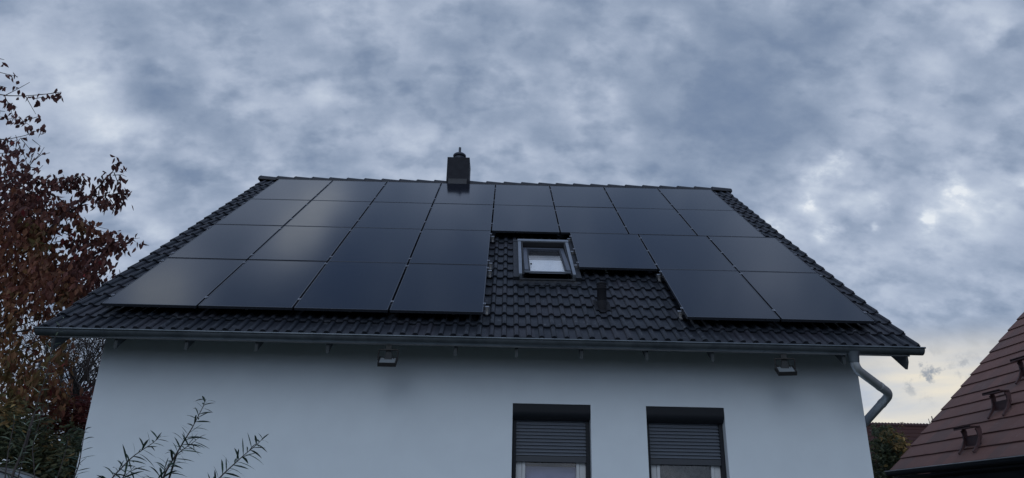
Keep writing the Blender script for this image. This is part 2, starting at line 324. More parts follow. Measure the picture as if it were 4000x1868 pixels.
def copy_tree(o, parent=None):
    c = o.copy(); COL.objects.link(c); c.parent = parent
    for ch in list(o.children): copy_tree(ch, c)
    return c

# ------------------------------------------------------------------ ground
g = MB()
n = 60; xs = np.linspace(-1, 1, n); xs = np.sign(xs)*np.abs(xs)**2.2*900
for yy in xs:
    for xx in xs:
        d = math.hypot(xx, yy); g.v.append((xx, yy, (.12*math.sin(xx*.13)*math.cos(yy*.11) if d > 14 else 0) - (.004*(d-30) if d > 30 else 0)))
g.f = [(j*n+i, j*n+i+1, (j+1)*n+i+1, (j+1)*n+i) for j in range(n-1) for i in range(n-1)]
tag(g.build('ground', 'grass', smooth=True), kind='structure')

# ------------------------------------------------------------------ the house
TH = 0.66737; CT, ST = math.cos(TH), math.sin(TH)
def rp(x, s, h):                               # roof frame: along the eave, up the slope, out of the slope (0 = top face of the solar panels)
    return Vector((x, s*CT - h*ST, s*ST + h*CT + ZO))
BASE = -0.17; XL, XR = -5.125, 5.115; SE = -0.385; SR = 7.52
WX0, WX1, WY0 = -4.66, 4.625, .35
YR = rp(0, SR, BASE).y; ZR = rp(0, SR, BASE).z
YB = 2*YR                                      # mirror plane sum: y -> YB - y
house = empty('house', 'white rendered house with dark tiled gable roof carrying rows of black solar panels', 'house', (0, 0, 0))
# wall shell with two window openings
WIN = [(.374, 1.313), (1.982, 2.926)]; WZ0, WZ1 = 1.50, 2.922
wl = MB(); WT = .30
def wallz(y): return ZR - abs(y-YR)*math.tan(TH) - .20
ztop = wallz(WY0)
cuts = [WX0, WIN[0][0], WIN[0][1], WIN[1][0], WIN[1][1], WX1]
for i in range(5):
    a, c = cuts[i], cuts[i+1]
    if i in (1, 3):
        wl.box((a, WY0, -.2), (c, WY0+WT, WZ0)); wl.box((a, WY0, WZ1), (c, WY0+WT, ztop))
    else: wl.box((a, WY0, -.2), (c, WY0+WT, ztop))
yb = YB - WY0
wl.box((WX0, yb-WT, -.2), (WX1, yb, ztop))
for a, c in ((WX0, WX0+WT), (WX1-WT, WX1)):
    wl.prism([(WY0+WT, -.2), (yb-WT, -.2), (yb-WT, wallz(yb-WT)), (YR, wallz(YR)), (WY0+WT, wallz(WY0+WT))], a, c)
# remove doubled inner seams: weld so the front reads as one sheet
import bmesh
wo = wl.build('wall', 'plaster', house)
bm = bmesh.new(); bm.from_mesh(wo.data); bmesh.ops.remove_doubles(bm, verts=bm.verts, dist=1e-5)
seen = {}
for f in bm.faces: seen.setdefault(tuple(round(c, 4) for c in f.calc_center_median()) + (round(f.calc_area(), 4),), []).append(f)
bmesh.ops.delete(bm, geom=[f for v in seen.values() if len(v) > 1 for f in v], context='FACES'); bm.to_mesh(wo.data); bm.free()

# tiles
RP = .1475; ROLL0 = .10; ROWS = 23; EXP_ = .335
def prof(x):
    k = (x-ROLL0)/RP; d = (k-round(k))*RP
    if abs(d) < .034: return .030*math.sqrt(max(0, 1-(d/.034)**2))**.85
    e_ = (abs(d)-.034)/(RP/2-.034); return -.004*math.sin(e_*math.pi/2)
def tile_roof(back=False):
    mb = MB(); mb.uv = []
    per = 11 if not back else 5
    nx = int((XR-XL)/RP*per); X = [XL + (XR-XL)*i/nx for i in range(nx+1)]
    if not back:
        X = sorted(set(X + [ROLL0 + k*RP + sgn*.0341 for k in range(-35, 35) for sgn in (-1, 1) if XL < ROLL0 + k*RP + sgn*.0341 < XR]))
    nxx = len(X)
    P = [prof(x) for x in X]
    jit = {}
    for r in range(ROWS):
        s0 = SE + r*EXP_; s1 = s0 + EXP_ + .05
        if r == ROWS-1: s1 = SR
        base = len(mb.v)
        for i, x in enumerate(X):
            tk = math.floor((x-ROLL0+.5*RP)/(2*RP)); j = jit.setdefault((r, tk), (rng.normal(0, .0018), rng.normal(0, .0032)))
            p = P[i]
            st = ((s0+j[1], .024-.019+p*.55), (s0+j[1]-.001, .026+p+j[0]), (s0+.012+j[1], .029+p+j[0]), ((s0+s1)/2, .013+p+j[0]), (s1, -.004+p))
            for k, (s_, h_) in enumerate(st):
                if r == 0 and k == 0: h_ = -.012
                q = rp(x, s_, BASE+h_)
                if back: q.y = YB - q.y
                mb.v.append(tuple(q)); mb.uv.append((tk+.5+.001*i/nxx, r+.5))
        for i in range(nxx-1):
            xm = (X[i]+X[i+1])/2
            for k in range(4):
                sm = s0 + (.0, .006, .09, .27)[k]
                if not back and .44 < xm < 1.26 and 1.52 < sm < 3.08: continue
                a = base+i*5+k; b = base+(i+1)*5+k
                mb.f.append((a, b, b+1, a+1) if not back else (a, a+1, b+1, b))
        # verge tiles: side flap per course, tilted so the courses step
        for sx, xx in ((-1, XL), (1, XR)):
            b0 = len(mb.v)
            a_, b_ = sorted((xx-.004*sx, xx+.018*sx))
            for (s_, t_, u_) in ((s0, .036, -.055), (s0+EXP_+.03, .012, -.075)):
                for q in (rp(a_, s_, BASE+u_), rp(b_, s_, BASE+u_), rp(b_, s_, BASE+t_), rp(a_, s_, BASE+t_)):
                    if back: q.y = YB - q.y
                    mb.v.append(tuple(q)); mb.uv.append((sx*40+.5, r+.5))
            mb.f += [tuple(b0+i for i in f) for f in ((0,1,2,3),(4,7,6,5),(0,4,5,1),(1,5,6,2),(2,6,7,3),(3,7,4,0))]
    return mb
roof = empty('roof', None, None); roof.parent = house
t1 = tile_roof(); t2 = tile_roof(True)
o_ = len(t1.v); t1.v += t2.v; t1.uv += t2.uv; t1.f += [tuple(i+o_ for i in f) for f in t2.f]
# make the tiled field itself the roof part
bpy.data.objects.remove(roof)
roof = t1.build('roof', 'tile', house, smooth='auto')
# boarding under the tiles, front and back
dk = MB()
for back in (0, 1):
    vs = [rp(x, s_, h_) for x in (XL+.03, XR-.03) for s_, h_ in ((SE+.06, BASE-.035), (SR-.01, BASE-.035), (SR-.01, BASE-.06), (SE+.06, BASE-.06))]
    if back:
        for q in vs: q.y = YB - q.y
    dk.add(vs, [(0,1,2,3),(7,6,5,4),(0,4,5,1),(1,5,6,2),(2,6,7,3),(3,7,4,0)])
dk.build('soffit', 'soffit', roof)
# ridge caps
rc = MB(); ncap = 27; cl = (XR-XL+.16)/ncap
for k in range(ncap):
    x0 = XL - .10 + k*cl; x1 = x0 + cl + .05; nn_ = 10; b0 = len(rc.v)
    for (xx, rr, dz) in ((x0, .098, .004), (x0+.03, .108, .010), (x0+.031, .105, .007), (x1, .090, -.010)):
        for i in range(nn_+1):
            a = math.pi*(i/nn_); yy = -math.cos(a)*rr*1.15; zz = math.sin(a)*rr*.92 - abs(math.cos(a))*.035
            rc.v.append((xx, YR+yy, ZR+zz+dz+.012+rng.normal(0,.0005)))
    for s_ in range(3):
        for i in range(nn_): a = b0+s_*(nn_+1)+i; rc.f.append((a, a+1, a+nn_+2, a+nn_+1))
    rc.f.append(tuple(b0+i for i in range(nn_, -1, -1))); rc.f.append(tuple(b0+3*(nn_+1)+i for i in range(nn_+1)))
rc.build('ridge_cap', 'ridge', roof, smooth='auto')
# rafters with cut tails, and barge boards
RAFT = [-4.3,-3.476,-2.657,-1.821,-.32,.40,1.17,1.94,2.72,4.28]
def rafter(x, wd=.036, dep=.15, s0=SE+.12):
    mb = MB(); h0 = BASE-.06; poly = []
    P_ = [rp(0, s0, h0), rp(0, s0+.02, h0-dep), rp(0, s0+.10, h0-dep-.006), rp(0, 1.2, h0-dep), rp(0, 1.2, h0)]
    # plumb cut at the tail, the under-edge running straight back up to the wall
    P_ = [P_[0], Vector((0, P_[0].y+.004, 3.392)), rp(0, 1.2, h0-.13), P_[4]]
    return mb.prism([(q.y, q.z) for q in P_], x-wd/2, x+wd/2)
for x in RAFT:
    if WX0 < x < WX1: rafter(x).build('rafter', 'wood', house)
for x in (XL+.09, XR-.09):
    mb = MB(); h0 = BASE-.06
    for back in (0, 1):
        poly = [rp(0, SE+.10, h0), Vector((0, rp(0,SE+.10,h0).y+.004, 3.44)), Vector((0, rp(0,SE+.10,h0).y+.05, 3.36)), rp(0, SR-.15, h0-.19), Vector((0, YR, ZR-.30)), Vector((0, YR, ZR-.09))]
        mb.prism([((YB-q.y) if back else q.y, q.z) for q in poly], x-.014, x+.014)
    mb.build('barge_board', 'wood', house)
# two purlin ends in each gable overhang
for x0_, x1_ in ((XL+.11, WX0+.02), (WX1-.02, XR-.11)):
    for s_ in (.75, 4.2):
        q = rp(0, s_, BASE-.17); MB().box((x0_, q.y-.06, q.z-.10), (x1_, q.y+.06, q.z+.06)).build('purlin_end', 'wood', house)
# gutter
GY, GR, GZ = -.335, .066, 3.538
gt = MB(); na = 12; GX = [-5.065, 5.065]
gp = [(GY-GR*math.cos(math.pi*i/na), GZ-GR*1.12*math.sin(math.pi*i/na)) for i in range(na+1)]
gpi = [(GY-(GR-.004)*math.cos(math.pi*i/na), GZ-(GR-.004)*1.12*math.sin(math.pi*i/na)) for i in range(na, -1, -1)]
gt.prism(gp+gpi, GX[0], GX[1])
for x in GX:                                   # end caps
    gt.prism([(a, b_) for a, b_ in gp], x-.004, x+.004)
gutter = gt.build('gutter', 'zinc', house, smooth='auto')
MB().tube([(GX[0]-.01, GY-GR-.004, GZ), (GX[1]+.01, GY-GR-.004, GZ)], .0105, 10).build('gutter_bead', 'zinc', gutter, smooth='auto')
for x in (-4.3,-3.32,-1.93,-.62,.68,2.0,3.24,4.55):
    mb = MB(); pp = [(GY-(GR+.003)*math.cos(math.pi*i/na), GZ-(GR+.003)*1.12*math.sin(math.pi*i/na)) for i in range(na+1)]
    pi_ = [(GY-(GR-.001)*math.cos(math.pi*i/na), GZ-(GR-.001)*1.12*math.sin(math.pi*i/na)) for i in range(na, -1, -1)]
    mb.prism(pp+pi_, x-.013, x+.013); mb.tube([(x-.013, GY-GR-.004, GZ), (x+.013, GY-GR-.004, GZ)], .013, 8); mb.build('gutter_bracket', 'zinc', gutter)
# fascia behind the gutter
q = rp(0, SE+.08, BASE-.05); MB().box((XL+.06, q.y+.005, q.z-.085), (XR-.06, q.y+.028, q.z)).build('fascia', 'soffit', house)
# downpipe: outlet, swan neck out round the corner, back to the gable wall
def arc(pts, rr=.10, n=6):
    pts = [Vector(p) for p in pts]; o = [pts[0]]
    for i in range(1, len(pts)-1):
        a = (pts[i-1]-pts[i]).normalized(); b = (pts[i+1]-pts[i]).normalized(); A = pts[i]+a*rr; B = pts[i]+b*rr
        for k in range(n+1): t = k/n; o.append(A*(1-t)**2 + pts[i]*2*t*(1-t) + B*t*t)
    o.append(pts[-1]); return o
D0 = Vector((4.262, GY, GZ-.055)); D1 = Vector((4.262, GY, 3.30)); D2 = at(3478, 1540, .08); D3 = Vector((4.69, .80, 2.70))
dp = empty('downpipe', None, None)
bpy.data.objects.remove(dp)
mb = MB(); mb.tube(arc([D0+Vector((0,0,-.10)), D1, D2, D3, D3+Vector((-.0, .05, -.25)), Vector((D3.x, D3.y+.05, -.1))], .105, 7), .050, 18)
dpo = mb.build('downpipe', 'zincnew', house, smooth='auto')
mb = MB(); mb.tube([D0, D0+Vector((0,0,-.05)), D0+Vector((0,0,-.12))], [.074,.062,.054], 18); mb.build('outlet', 'zinc', dpo, smooth='auto')
for c, dr in ((D2.lerp(D1, .30), (D1-D2)), (D2.lerp(D3, .22), (D3-D2))):
    dr = dr.normalized(); MB().tube([c-dr*.02, c+dr*.02], .0535, 18).build('pipe_collar', 'zincnew', dpo, smooth='auto')

# windows with half-lowered roller shutters
def window(x0, x1, kind, lab):
    W_ = MB(); y0 = WY0+.14; fr = empty('window', lab, None, (x0, 0, 0)); fr.parent = house; wd = x1-x0
    for a, c in ((0.052, .125), (wd-.125, wd-.052)): W_.box((a, y0+.03, WZ0), (c, y0+.10, 2.70))
    W_.box((.125, y0+.032, WZ0), (wd-.125, y0+.098, WZ0+.07)); W_.box((.125, y0+.032, 2.62), (wd-.125, y0+.098, 2.70))
    for a, c in ((.127, .165), (wd-.165, wd-.127)): W_.box((a, y0+.022, WZ0+.075), (c, y0+.09, 2.615))
    W_.build('frame', 'pvc', fr, bevel=.004)
    MB().box((.167, y0+.055, WZ0+.08), (wd-.167, y0+.060, 2.61)).build('pane', 'clear', fr)
    # what shows behind the glass
    if kind == 'blind':
        MB().box((.15, y0+.13, WZ0), (wd-.15, y0+.135, 2.215)).build('blind', 'curtain', fr); MB().box((.13, y0+.115, 2.215), (wd-.13, y0+.15, 2.40)).build('blind_roll', 'brownroll', fr)
    else:
        mb = MB(); k = 26; b0 = 0
        for i in range(k+1):
            xx = .14 + (wd-.28)*i/k; yy = y0+.17 + .02*math.sin(i*1.3); mb.v += [(xx, yy, WZ0), (xx, yy, 2.6)]
        mb.f = [(2*i, 2*i+2, 2*i+3, 2*i+1) for i in range(k)]; mb.build('curtain', 'darkroom', fr, smooth=True)  # dark sheet behind the pane, carrying the painted reflection pattern
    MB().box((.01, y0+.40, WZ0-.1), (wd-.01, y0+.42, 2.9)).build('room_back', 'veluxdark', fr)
    # guides
    for a, c in ((.003, .050), (wd-.050, wd-.003)): MB().box((a, y0-.032, WZ0), (c, y0+.028, 2.80)).build('guide_rail', 'shutbox', fr, bevel=.003)
    # shutter curtain of curved slats
    sh = MB(); p_ = .0395; z = 2.328; k = 0
    while z < 2.80:
        seg = [(y0+.004, z), (y0-.004, z+.001), (y0-.018, z+.004), (y0-.0215, z+.006), (y0-.020, z+.010), (y0-.004, z+.0235), (y0+.004, z+.026), (y0+.004, z+p_-.001), (y0+.008, z+p_-.001), (y0+.008, z)]
        sh.prism(seg, .046, wd-.046); z += p_
    s_ = sh.build('roller_shutter', 'shutter', fr, smooth='auto')
    MB().box((.048, y0-.014, 2.258), (wd-.048, y0+.010, 2.326)).build('bottom_bar', 'shutbar', s_, bevel=.003)
    # box: flat front above, rounded underneath
    poly = [(y0+.10, WZ1-.002), (WY0+.006, WZ1-.002), (WY0+.006, WZ1-.085)] + [(WY0+.006+.115*(1-math.cos(a)), WZ1-.085-.10*math.sin(a)) for a in np.linspace(.15, math.pi/2, 8)] + [(y0+.10, WZ1-.185)]
    MB().prism(poly, .003, wd-.003).build('shutter_box', 'shutbox', fr, smooth='auto')
    MB().box((-.03, WY0-.035, WZ0-.03), (wd+.03, y0+.02, WZ0-.002)).build('sill', 'alu', fr, bevel=.003)
window(WIN[0][0], WIN[0][1], 'blind', 'window with a pale blind behind its glass')
window(WIN[1][0], WIN[1][1], 'dark', 'window with dark glass')

# roof window, sash tilted open
RM = Matrix(((1,0,0), (0,CT,-ST), (0,ST,CT))).to_4x4()
sk = empty('roof_window', None, None, rp(0, 0, 0)); sk.rotation_euler = (TH, 0, 0); sk.parent = house
x0, x1, s0, s1, ht = .44, 1.255, 1.50, 3.13, -.035
mb = MB(); 
mb.box((x0, s0+.02, -.16), (x0+.052, s1-.09, ht)); mb.build('frame', 'velux', sk, bevel=.012); mb = MB(); mb.box((x1-.052, s0+.02, -.16), (x1, s1-.09, ht)); mb.build('frame', 'velux', sk, bevel=.012)
MB().box((x0-.006, s1-.088, -.16), (x1+.006, s1, ht+.012)).build('hood', 'velux', sk, bevel=.008)
mb = MB(); mb.box((x0+.063, s0+.03, -.20), (x0+.075, s1-.09, ht-.015)); mb.box((x1-.075, s0+.03, -.20), (x1-.063, s1-.09, ht-.015)); mb.box((x0+.075, s1-.11, -.20), (x1-.075, s1-.091, ht-.01))
mb.box((x0+.075, s0+.02, -.22), (x1-.075, s1-.11, -.205)); mb.box((x0+.02, s0-.075, -.17), (x1-.02, s0-.02, -.095)); mb.build('lining', 'veluxdark', sk)
# sash pivots about its middle
tilt = R(5.5); piv = 2.30
sash = empty('sash', None, None, (0, piv, -.085), (-tilt, 0, 0)); sash.parent = sk
def sb(a, b): return (a[0], a[1]-piv, a[2]), (b[0], b[1]-piv, b[2])
mb = MB(); X0, X1, S0, S1 = x0+.080, x1-.080, s0-.015, s1-.16
for a, b in (((X0, S0+.038, -.03), (X0+.060, S1, .03)), ((X1-.060, S0+.038, -.03), (X1, S1, .03)), ((X0, S1-.05, -.028), (X1, S1, .028))): mb.box(*sb(a, b))
mb.build('sash_frame', 'sashm', sash, bevel=.005)
mb = MB(); mb.box(*sb((X0-.004, S0+.004, -.012), (X1+.004, S0+.036, .012))); mb.build('bottom_rail', 'velux', sash, bevel=.004)
mb = MB(); mb.box(*sb((X0+.060, S0+.038, -.012), (X1-.060, S1-.052, .006))); mb.build('pane', 'clear', sash)
mb = MB(); mb.box(*sb((X0+.060, S0+.038, -.026), (X1-.060, S0+.038+.80, -.022))); mb.build('blind', 'skyreflect', sash)  # added pale sheet, stands in for the sky reflected in the lower pane
mb = MB(); mb.box(*sb((X0+.060, S0+.038+.80, -.028), (X1-.060, S1-.052, -.024))); mb.build('lining', 'veluxdark', sash)  # added dark sheet, stands in for the hood's reflection in the upper pane
mb = MB(); mb.box(*sb((X0+.060, S0+.055, .0065), (X0+.082, S1-.052, .020))); mb.box(*sb((X1-.082, S0+.055, .0065), (X1-.060, S1-.052, .020))); mb.build('gasket', 'flash', sash)
mb = MB(); mb.lathe((.625, 1.93-piv, .006), [(.013,0),(.015,.006),(.011,.016),(.004,.02)], 10); mb.build('vent_knob', 'vent', sash)
# flatten sash one level: thing > part > sub-part
for ch in list(sash.children):
    mw = Matrix.Translation((0, piv, -.085)) @ Matrix.Rotation(-tilt, 4, 'X'); ch.parent = sk; ch.matrix_local = mw
bpy.data.objects.remove(sash)
mb = MB(); NA = 40                                # lead apron draped over the tiles below
for i in range(NA+1):
    x = x0-.04 + (x1-x0+.10)*i/NA; pr = prof(x)
    for s_, h_ in ((s0-.077, -.112), (s0-.085, BASE+.045+pr*.5), (s0-.13, BASE+.038+pr*.9), (s0-.185-.012*math.sin(i*.9), BASE+.036+pr)): mb.v.append((x, s_, h_))
mb.f = [(i*4+k, (i+1)*4+k, (i+1)*4+k+1, i*4+k+1) for i in range(NA) for k in range(3)]
for a, c in ((x0-.075, x0), (x1, x1+.075)): mb.box((a, s0-.02, BASE+.03), (c, s1+.02, -.075))
mb.box((x0-.075, s1, BASE+.03), (x1+.075, s1+.10, -.07)); mb.build('flashing', 'flash', sk, smooth='auto')

# chimney on the ridge
cy = YR+.10; ca = at(1743, 703, cy-.25); cb = at(1831, 703, cy-.25); cz1 = at(1790, 614, cy-.25).z
cx0, cx1 = ca.x, cb.x
mb = MB(); mb.box((cx0, cy-.25, ZR-.6), (cx1, cy+.30, cz1)); ch = mb.build('chimney', 'chim', house, bevel=.008)
cxm = (cx0+cx1)/2; mb = MB(); mb.box((cx0+.06, cy-.19, cz1), (cx1-.07, cy+.24, cz1+.03)); mb.build('chimney_top', 'steel', ch, bevel=.006)
mb = MB(); mb.lathe((cxm, cy+.02, cz1+.03), [(.112,0),(.116,.10),(.128,.105),(.144,.118),(.148,.138),(.140,.160),(.115,.182),(.05,.19),(.028,.195)], 28); mb.build('cowl', 'steel', ch, smooth='auto')
mb = MB(); mb.lathe((cxm, cy+.02, cz1+.21), [(.028,0),(.028,.165),(.024,.175)], 14); mb.build('flue_pipe', 'steel', ch, smooth='auto')
mb = MB(); mb.box((cx0+.05, cy-.285, ZR-.02), (cx1-.04, cy-.255, ZR+.075)); mb.prism([(cy-.29, ZR+.055), (cy-.26, ZR+.075), (YR-.20, ZR-.06), (YR-.22, ZR-.10)], cx0+.05, cx1-.04); mb.build('flashing', 'flash', ch)
# soil vent through the tiles
vb = rp(1.515, .60, BASE+.02); mb = MB()
mb.lathe(vb, [(.062,-.05),(.062,.24),(.066,.245),(.066,.26),(.062,.265),(.066,.275),(.066,.29),(.062,.295),(.068,.305),(.066,.325),(.03,.345)], 20)
vp = mb.build('vent_pipe', 'vent', house, smooth='auto')
mb = MB(); mb.lathe(vb+Vector((0,.0,-.05)), [(.082,0),(.078,.05),(.070,.10),(.064,.13)], 20)
vs = [rp(1.515+a, .60+b_, BASE+.034+prof(1.515+a)) for b_ in (-.19, .15) for a in np.linspace(-.11, .11, 14)]; mb.add(vs, [(i, i+1, i+15, i+14) for i in range(13)]); mb.build('collar', 'vent', vp, smooth='auto')

# ------------------------------------------------------------------ solar array
PW, PH, PCW, PRH = 1.128, 1.718, 1.154, 1.742; DX = .150
ORD = ['first','second','third','fourth','fifth','sixth','seventh','eighth']
def panel_obj(label, loc):
    return empty('solar_panel', label, 'solar panel', loc, (TH, 0, 0), 'black solar panels on the house roof')
def make_panel(label, loc):
    t = panel_obj(label, loc); f = MB(); w_ = .011
    f.box((0,0,-.035), (PW,w_,0)); f.box((0,PH-w_,-.035), (PW,PH,0)); f.box((0,w_,-.035), (w_,PH-w_,0)); f.box((PW-w_,w_,-.035), (PW,PH-w_,0)); f.build('frame', 'frame', t)
    MB().box((w_,w_,-.009), (PW-w_,PH-w_,-.0018)).build('glass', 'glass', t); return t
cm = MB(); cm.box((-.026,-.022,.0008), (.008,.022,.0045)); cm.box((-.016,-.020,-.05), (-.005,.020,.0008)); cm.lathe((-.010,0,.0045), [(.008,0),(.008,.007),(.006,.008)], 8)
clamp0 = cm.build('clamp', 'alu', None, bevel=.001); CLM = clamp0.data; bpy.data.objects.remove(clamp0)
def clamp(t, x, s):
    o = bpy.data.objects.new('clamp', CLM); COL.objects.link(o); o.parent = t; o.location = (x, s, 0)
    if x > 0: o.rotation_euler = (0, 0, math.pi)
rowname = {0:'bottom row', 1:'third row down', 2:'second row down', 3:'top row'}
proto = None; count = 0
def place(col, row, dx, lab, first, last, cl):
    global proto
    loc = rp((col-4)*PCW + .013 + dx, row*PRH, 0)
    if proto is None: proto = make_panel(lab, loc); t = proto
    else:
        t = panel_obj(lab, loc)
        for c0 in protoparts: c = c0.copy(); COL.objects.link(c); c.parent = t
    return t
protoparts = []
CL = {3:(.32,1.327), 2:(.409,1.389), 1:(.18,1.53), 0:(.265,1.60)}
CL[11] = (.185, .83, 1.50)
todo = []
for row in (3, 2, 1, 0):
    if row >= 2:
        for c in range(8):
            ex = {3:' under the chimney'}.get(c, '') if row == 3 else {4:' just above the roof window'}.get(c, '')
            todo.append((c, row, 0, f'black solar panel, {ORD[c]} from left in the {rowname[row]}{ex}', c == 7, CL[row]))
    else:
        for c in range(4):
            ex = ' by the roof window' if (row == 1 and c == 3) else ''
            lab = f'black solar panel, {ORD[c]} of the left four in the {rowname[row]}'
            if ex: lab = 'black solar panel in the third row down, immediately left of the roof window'
            todo.append((c, row, 0, lab, c == 3, CL[row]))
        rg = (5,6,7) if row == 1 else (6,7)
        for k, c in enumerate(rg):
            todo.append((c, row, DX, f'black solar panel, {ORD[k]} of the right {"three" if row == 1 else "two"} in the {rowname[row]}', c == 7, CL[11] if row == 1 else CL[0]))
for (c, row, dx, lab, last, cl_) in todo:
    t = place(c, row, dx, lab, 0, 0, 0)
    if not protoparts: protoparts = list(t.children)
    t.rotation_euler = (TH + rng.normal(0, .0012), rng.normal(0, .0010), 0)
    for s_ in cl_:
        clamp(t, 0, s_)
        if last: clamp(t, PW, s_)
# rails under the panels with bright cut ends, roof hooks
def railth(xa, xb, s, label):
    t = empty('mounting_rail', label, 'mounting rail', rp(xa, s, 0), (TH, 0, 0), 'aluminium rails under the solar panels'); L_ = xb-xa
    mb = MB(); mb.box((0,-.02,-.076), (L_,.02,-.0365)); mb.build('rail', 'rail', t)
    k = 0; x = .07
    hs = [.012, L_-.042] if L_ < 6 else [.10, L_-.13]
    hk = np.linspace(.45, L_-.45, max(2, int(L_/1.1)))
    for x in hs:
        MB().box((x-.0,-.034,-.074), (x+.034,-.0205,-.058)).build('end_clip', 'hook', t)
        mb = MB(); mb.box((x,-.045,-.094), (x+.032,.03,-.0765)); mb.box((x,-.11,-.108), (x+.032,-.02,-.0945)); mb.build('roof_hook', 'hook', t)
    for x in hk:
        mb = MB(); mb.box((x,-.045,-.094), (x+.032,.03,-.0765)); mb.box((x,-.13,-.100), (x+.032,-.03,-.0945)); mb.build('roof_hook', 'hook', t)
xl = -4*PCW-.045; pos = ('lower', 'upper')
for row in (3, 2):
    for i, s_ in enumerate(CL[row]): railth(xl, 4*PCW+.045, row*PRH+s_, f'{pos[i]} aluminium mounting rail under the {rowname[row]} of solar panels')
for row in (1, 0):
    for i, s_ in enumerate(CL[row]): railth(xl, .055, row*PRH+s_, f'{pos[i]} aluminium rail under the left four panels of the {rowname[row]}')
for i, s_ in enumerate(CL[11]): railth(PCW+DX-.045, 4*PCW+DX+.03, PRH+s_, f'{("lowest","middle","highest")[i]} aluminium rail under the three panels right of the roof window')
for i, s_ in enumerate(CL[0]): railth(2*PCW+DX-.045, 4*PCW+DX+.03, s_, f'{pos[i]} aluminium rail under the two bottom panels above the right floodlight')

# ------------------------------------------------------------------ floodlights hung under the eave
def floodlight(cx, label, yaw, roll):
    y = -.10; t = empty('floodlight', label, 'floodlight', (cx, y, 3.44), (0, 0, 0), 'floodlights under the eave')
    t.rotation_euler = (0, 0, yaw)
    mb = MB(); mb.prism([(-.032,.10), (.032,.10), (.030,-.03), (.048,-.115), (-.048,-.115), (-.030,-.03)], .012, .035, 'y'); mb.build('mount', 'lampmount', t)
    hw = .112
    MB().tube(arc([(-hw,-.0,-.125), (-hw,0,.0), (hw,0,.0), (hw,0,-.125)], .014, 3), .009, 8).build('bracket', 'lamp', t, smooth='auto')
    A = Matrix.Translation((0,0,-.135)) @ Matrix.Rotation(R(-52), 4, 'X') @ Matrix.Rotation(roll, 4, 'Y')
    mb = MB(); mb.box((-hw+.006,-.018,-.078), (hw-.006,.03,-.068), A); mb.box((-hw+.006,-.018,.068), (hw-.006,.03,.078), A); mb.box((-hw+.006,-.018,-.068), (-hw+.02,.03,.068), A); mb.box((hw-.02,-.018,-.068), (hw-.006,.03,.068), A)
    mb.box((-hw+.02,.012,-.068), (hw-.02,.03,.068), A); mb.build('housing', 'lamp', t)
    MB().box((-hw+.022,-.012,-.066), (hw-.022,-.006,.066), A).build('lens', 'lamplens', t)
    MB().tube(arc([(.04,.02,.02), (.045,.02,-.05), (.075,.03,-.12)], .03, 4), .003, 6).build('cable', 'cable', t)
floodlight(-1.10, 'small dark floodlight under the eave on the left, facing straight out', 0, 0)
floodlight(3.555, 'small dark floodlight under the eave near the downpipe, turned slightly left', -.12, R(-3))

# ------------------------------------------------------------------ neighbouring house on the right
NS = R(43.9); NY1 = 6.0; E0 = Vector((7.80, NY1, 2.60)); CRS = .341
def npt(s, y, h): return Vector((E0.x + s*math.cos(NS) - h*math.sin(NS), y, E0.z + s*math.sin(NS) + h*math.cos(NS)))
NYC = -3.0; NSL = 6.2; nb = empty('neighbour_house', 'house with steep red-brown tiled roof and dark gutter at the right edge', 'house', (E0.x+4, 1.5, 0))
def npar(o): o.parent = nb; o.matrix_parent_inverse = Matrix.Translation((-(E0.x+4), -1.5, 0)); return o
mb = MB(); mb.uv = []
for r in range(19):
    sA = .0 + r*CRS; sB = min(sA+CRS+.03, NSL); ny = 60; b0 = len(mb.v)
    for i in range(ny+1):
        yy = NY1 - (NY1-NYC)*i/ny; j = rng.normal(0, .0015); js = rng.normal(0, .002)
        for s_, h_ in ((sA+js, .002), (sA+js, .026+j), (sA+.02, .028+j), (sB, .0)): mb.v.append(tuple(npt(s_, yy, h_))); mb.uv.append((i*.5+.25, r+.5))
    for i in range(ny):
        for k in range(3): a = b0+i*4+k; mb.f.append((a, a+4, a+5, a+1))
    b1 = len(mb.v)
    for s_, t_, u_ in ((sA, .030, -.05), (sB, .006, -.065)):
        for yy, hh in ((NY1-.002, u_), (NY1+.022, u_), (NY1+.022, t_), (NY1-.002, t_)): mb.v.append(tuple(npt(s_, yy, hh))); mb.uv.append((99.5, r+.5))
    mb.f += [tuple(b1+i for i in f) for f in ((0,1,2,3),(4,7,6,5),(0,4,5,1),(1,5,6,2),(2,6,7,3),(3,7,4,0))]
tp = npt(NSL, 0, 0)
mb.add([(tp.x, NYC, tp.z), (tp.x, NY1, tp.z), (tp.x+5, NY1, tp.z-4.8), (tp.x+5, NYC, tp.z-4.8)], [(0,1,2,3)]); mb.uv += [(.5,.5)]*4
npar(mb.build('roof', 'redtile', None, smooth='auto'))
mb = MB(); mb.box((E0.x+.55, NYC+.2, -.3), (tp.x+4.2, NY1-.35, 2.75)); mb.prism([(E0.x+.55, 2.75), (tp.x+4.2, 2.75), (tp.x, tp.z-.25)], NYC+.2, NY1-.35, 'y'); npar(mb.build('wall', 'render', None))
mb = MB(); mb.box((E0.x+.03, NYC, 2.47), (E0.x+.56, NY1-.02, 2.50)); npar(mb.build('soffit', 'darkgutter', None))
gp2 = [(E0.x-.055-.07*math.cos(math.pi*i/10), 2.585-.085*math.sin(math.pi*i/10)) for i in range(11)]; gi2 = [(E0.x-.055-.064*math.cos(math.pi*i/10), 2.585-.078*math.sin(math.pi*i/10)) for i in range(10,-1,-1)]
mb = MB(); mb.prism(gp2+gi2, NYC, NY1-.0, 'y'); mb.prism(gp2, NY1-.002, NY1+.004, 'y'); g2 = npar(mb.build('gutter', 'darkgutter', None, smooth='auto'))
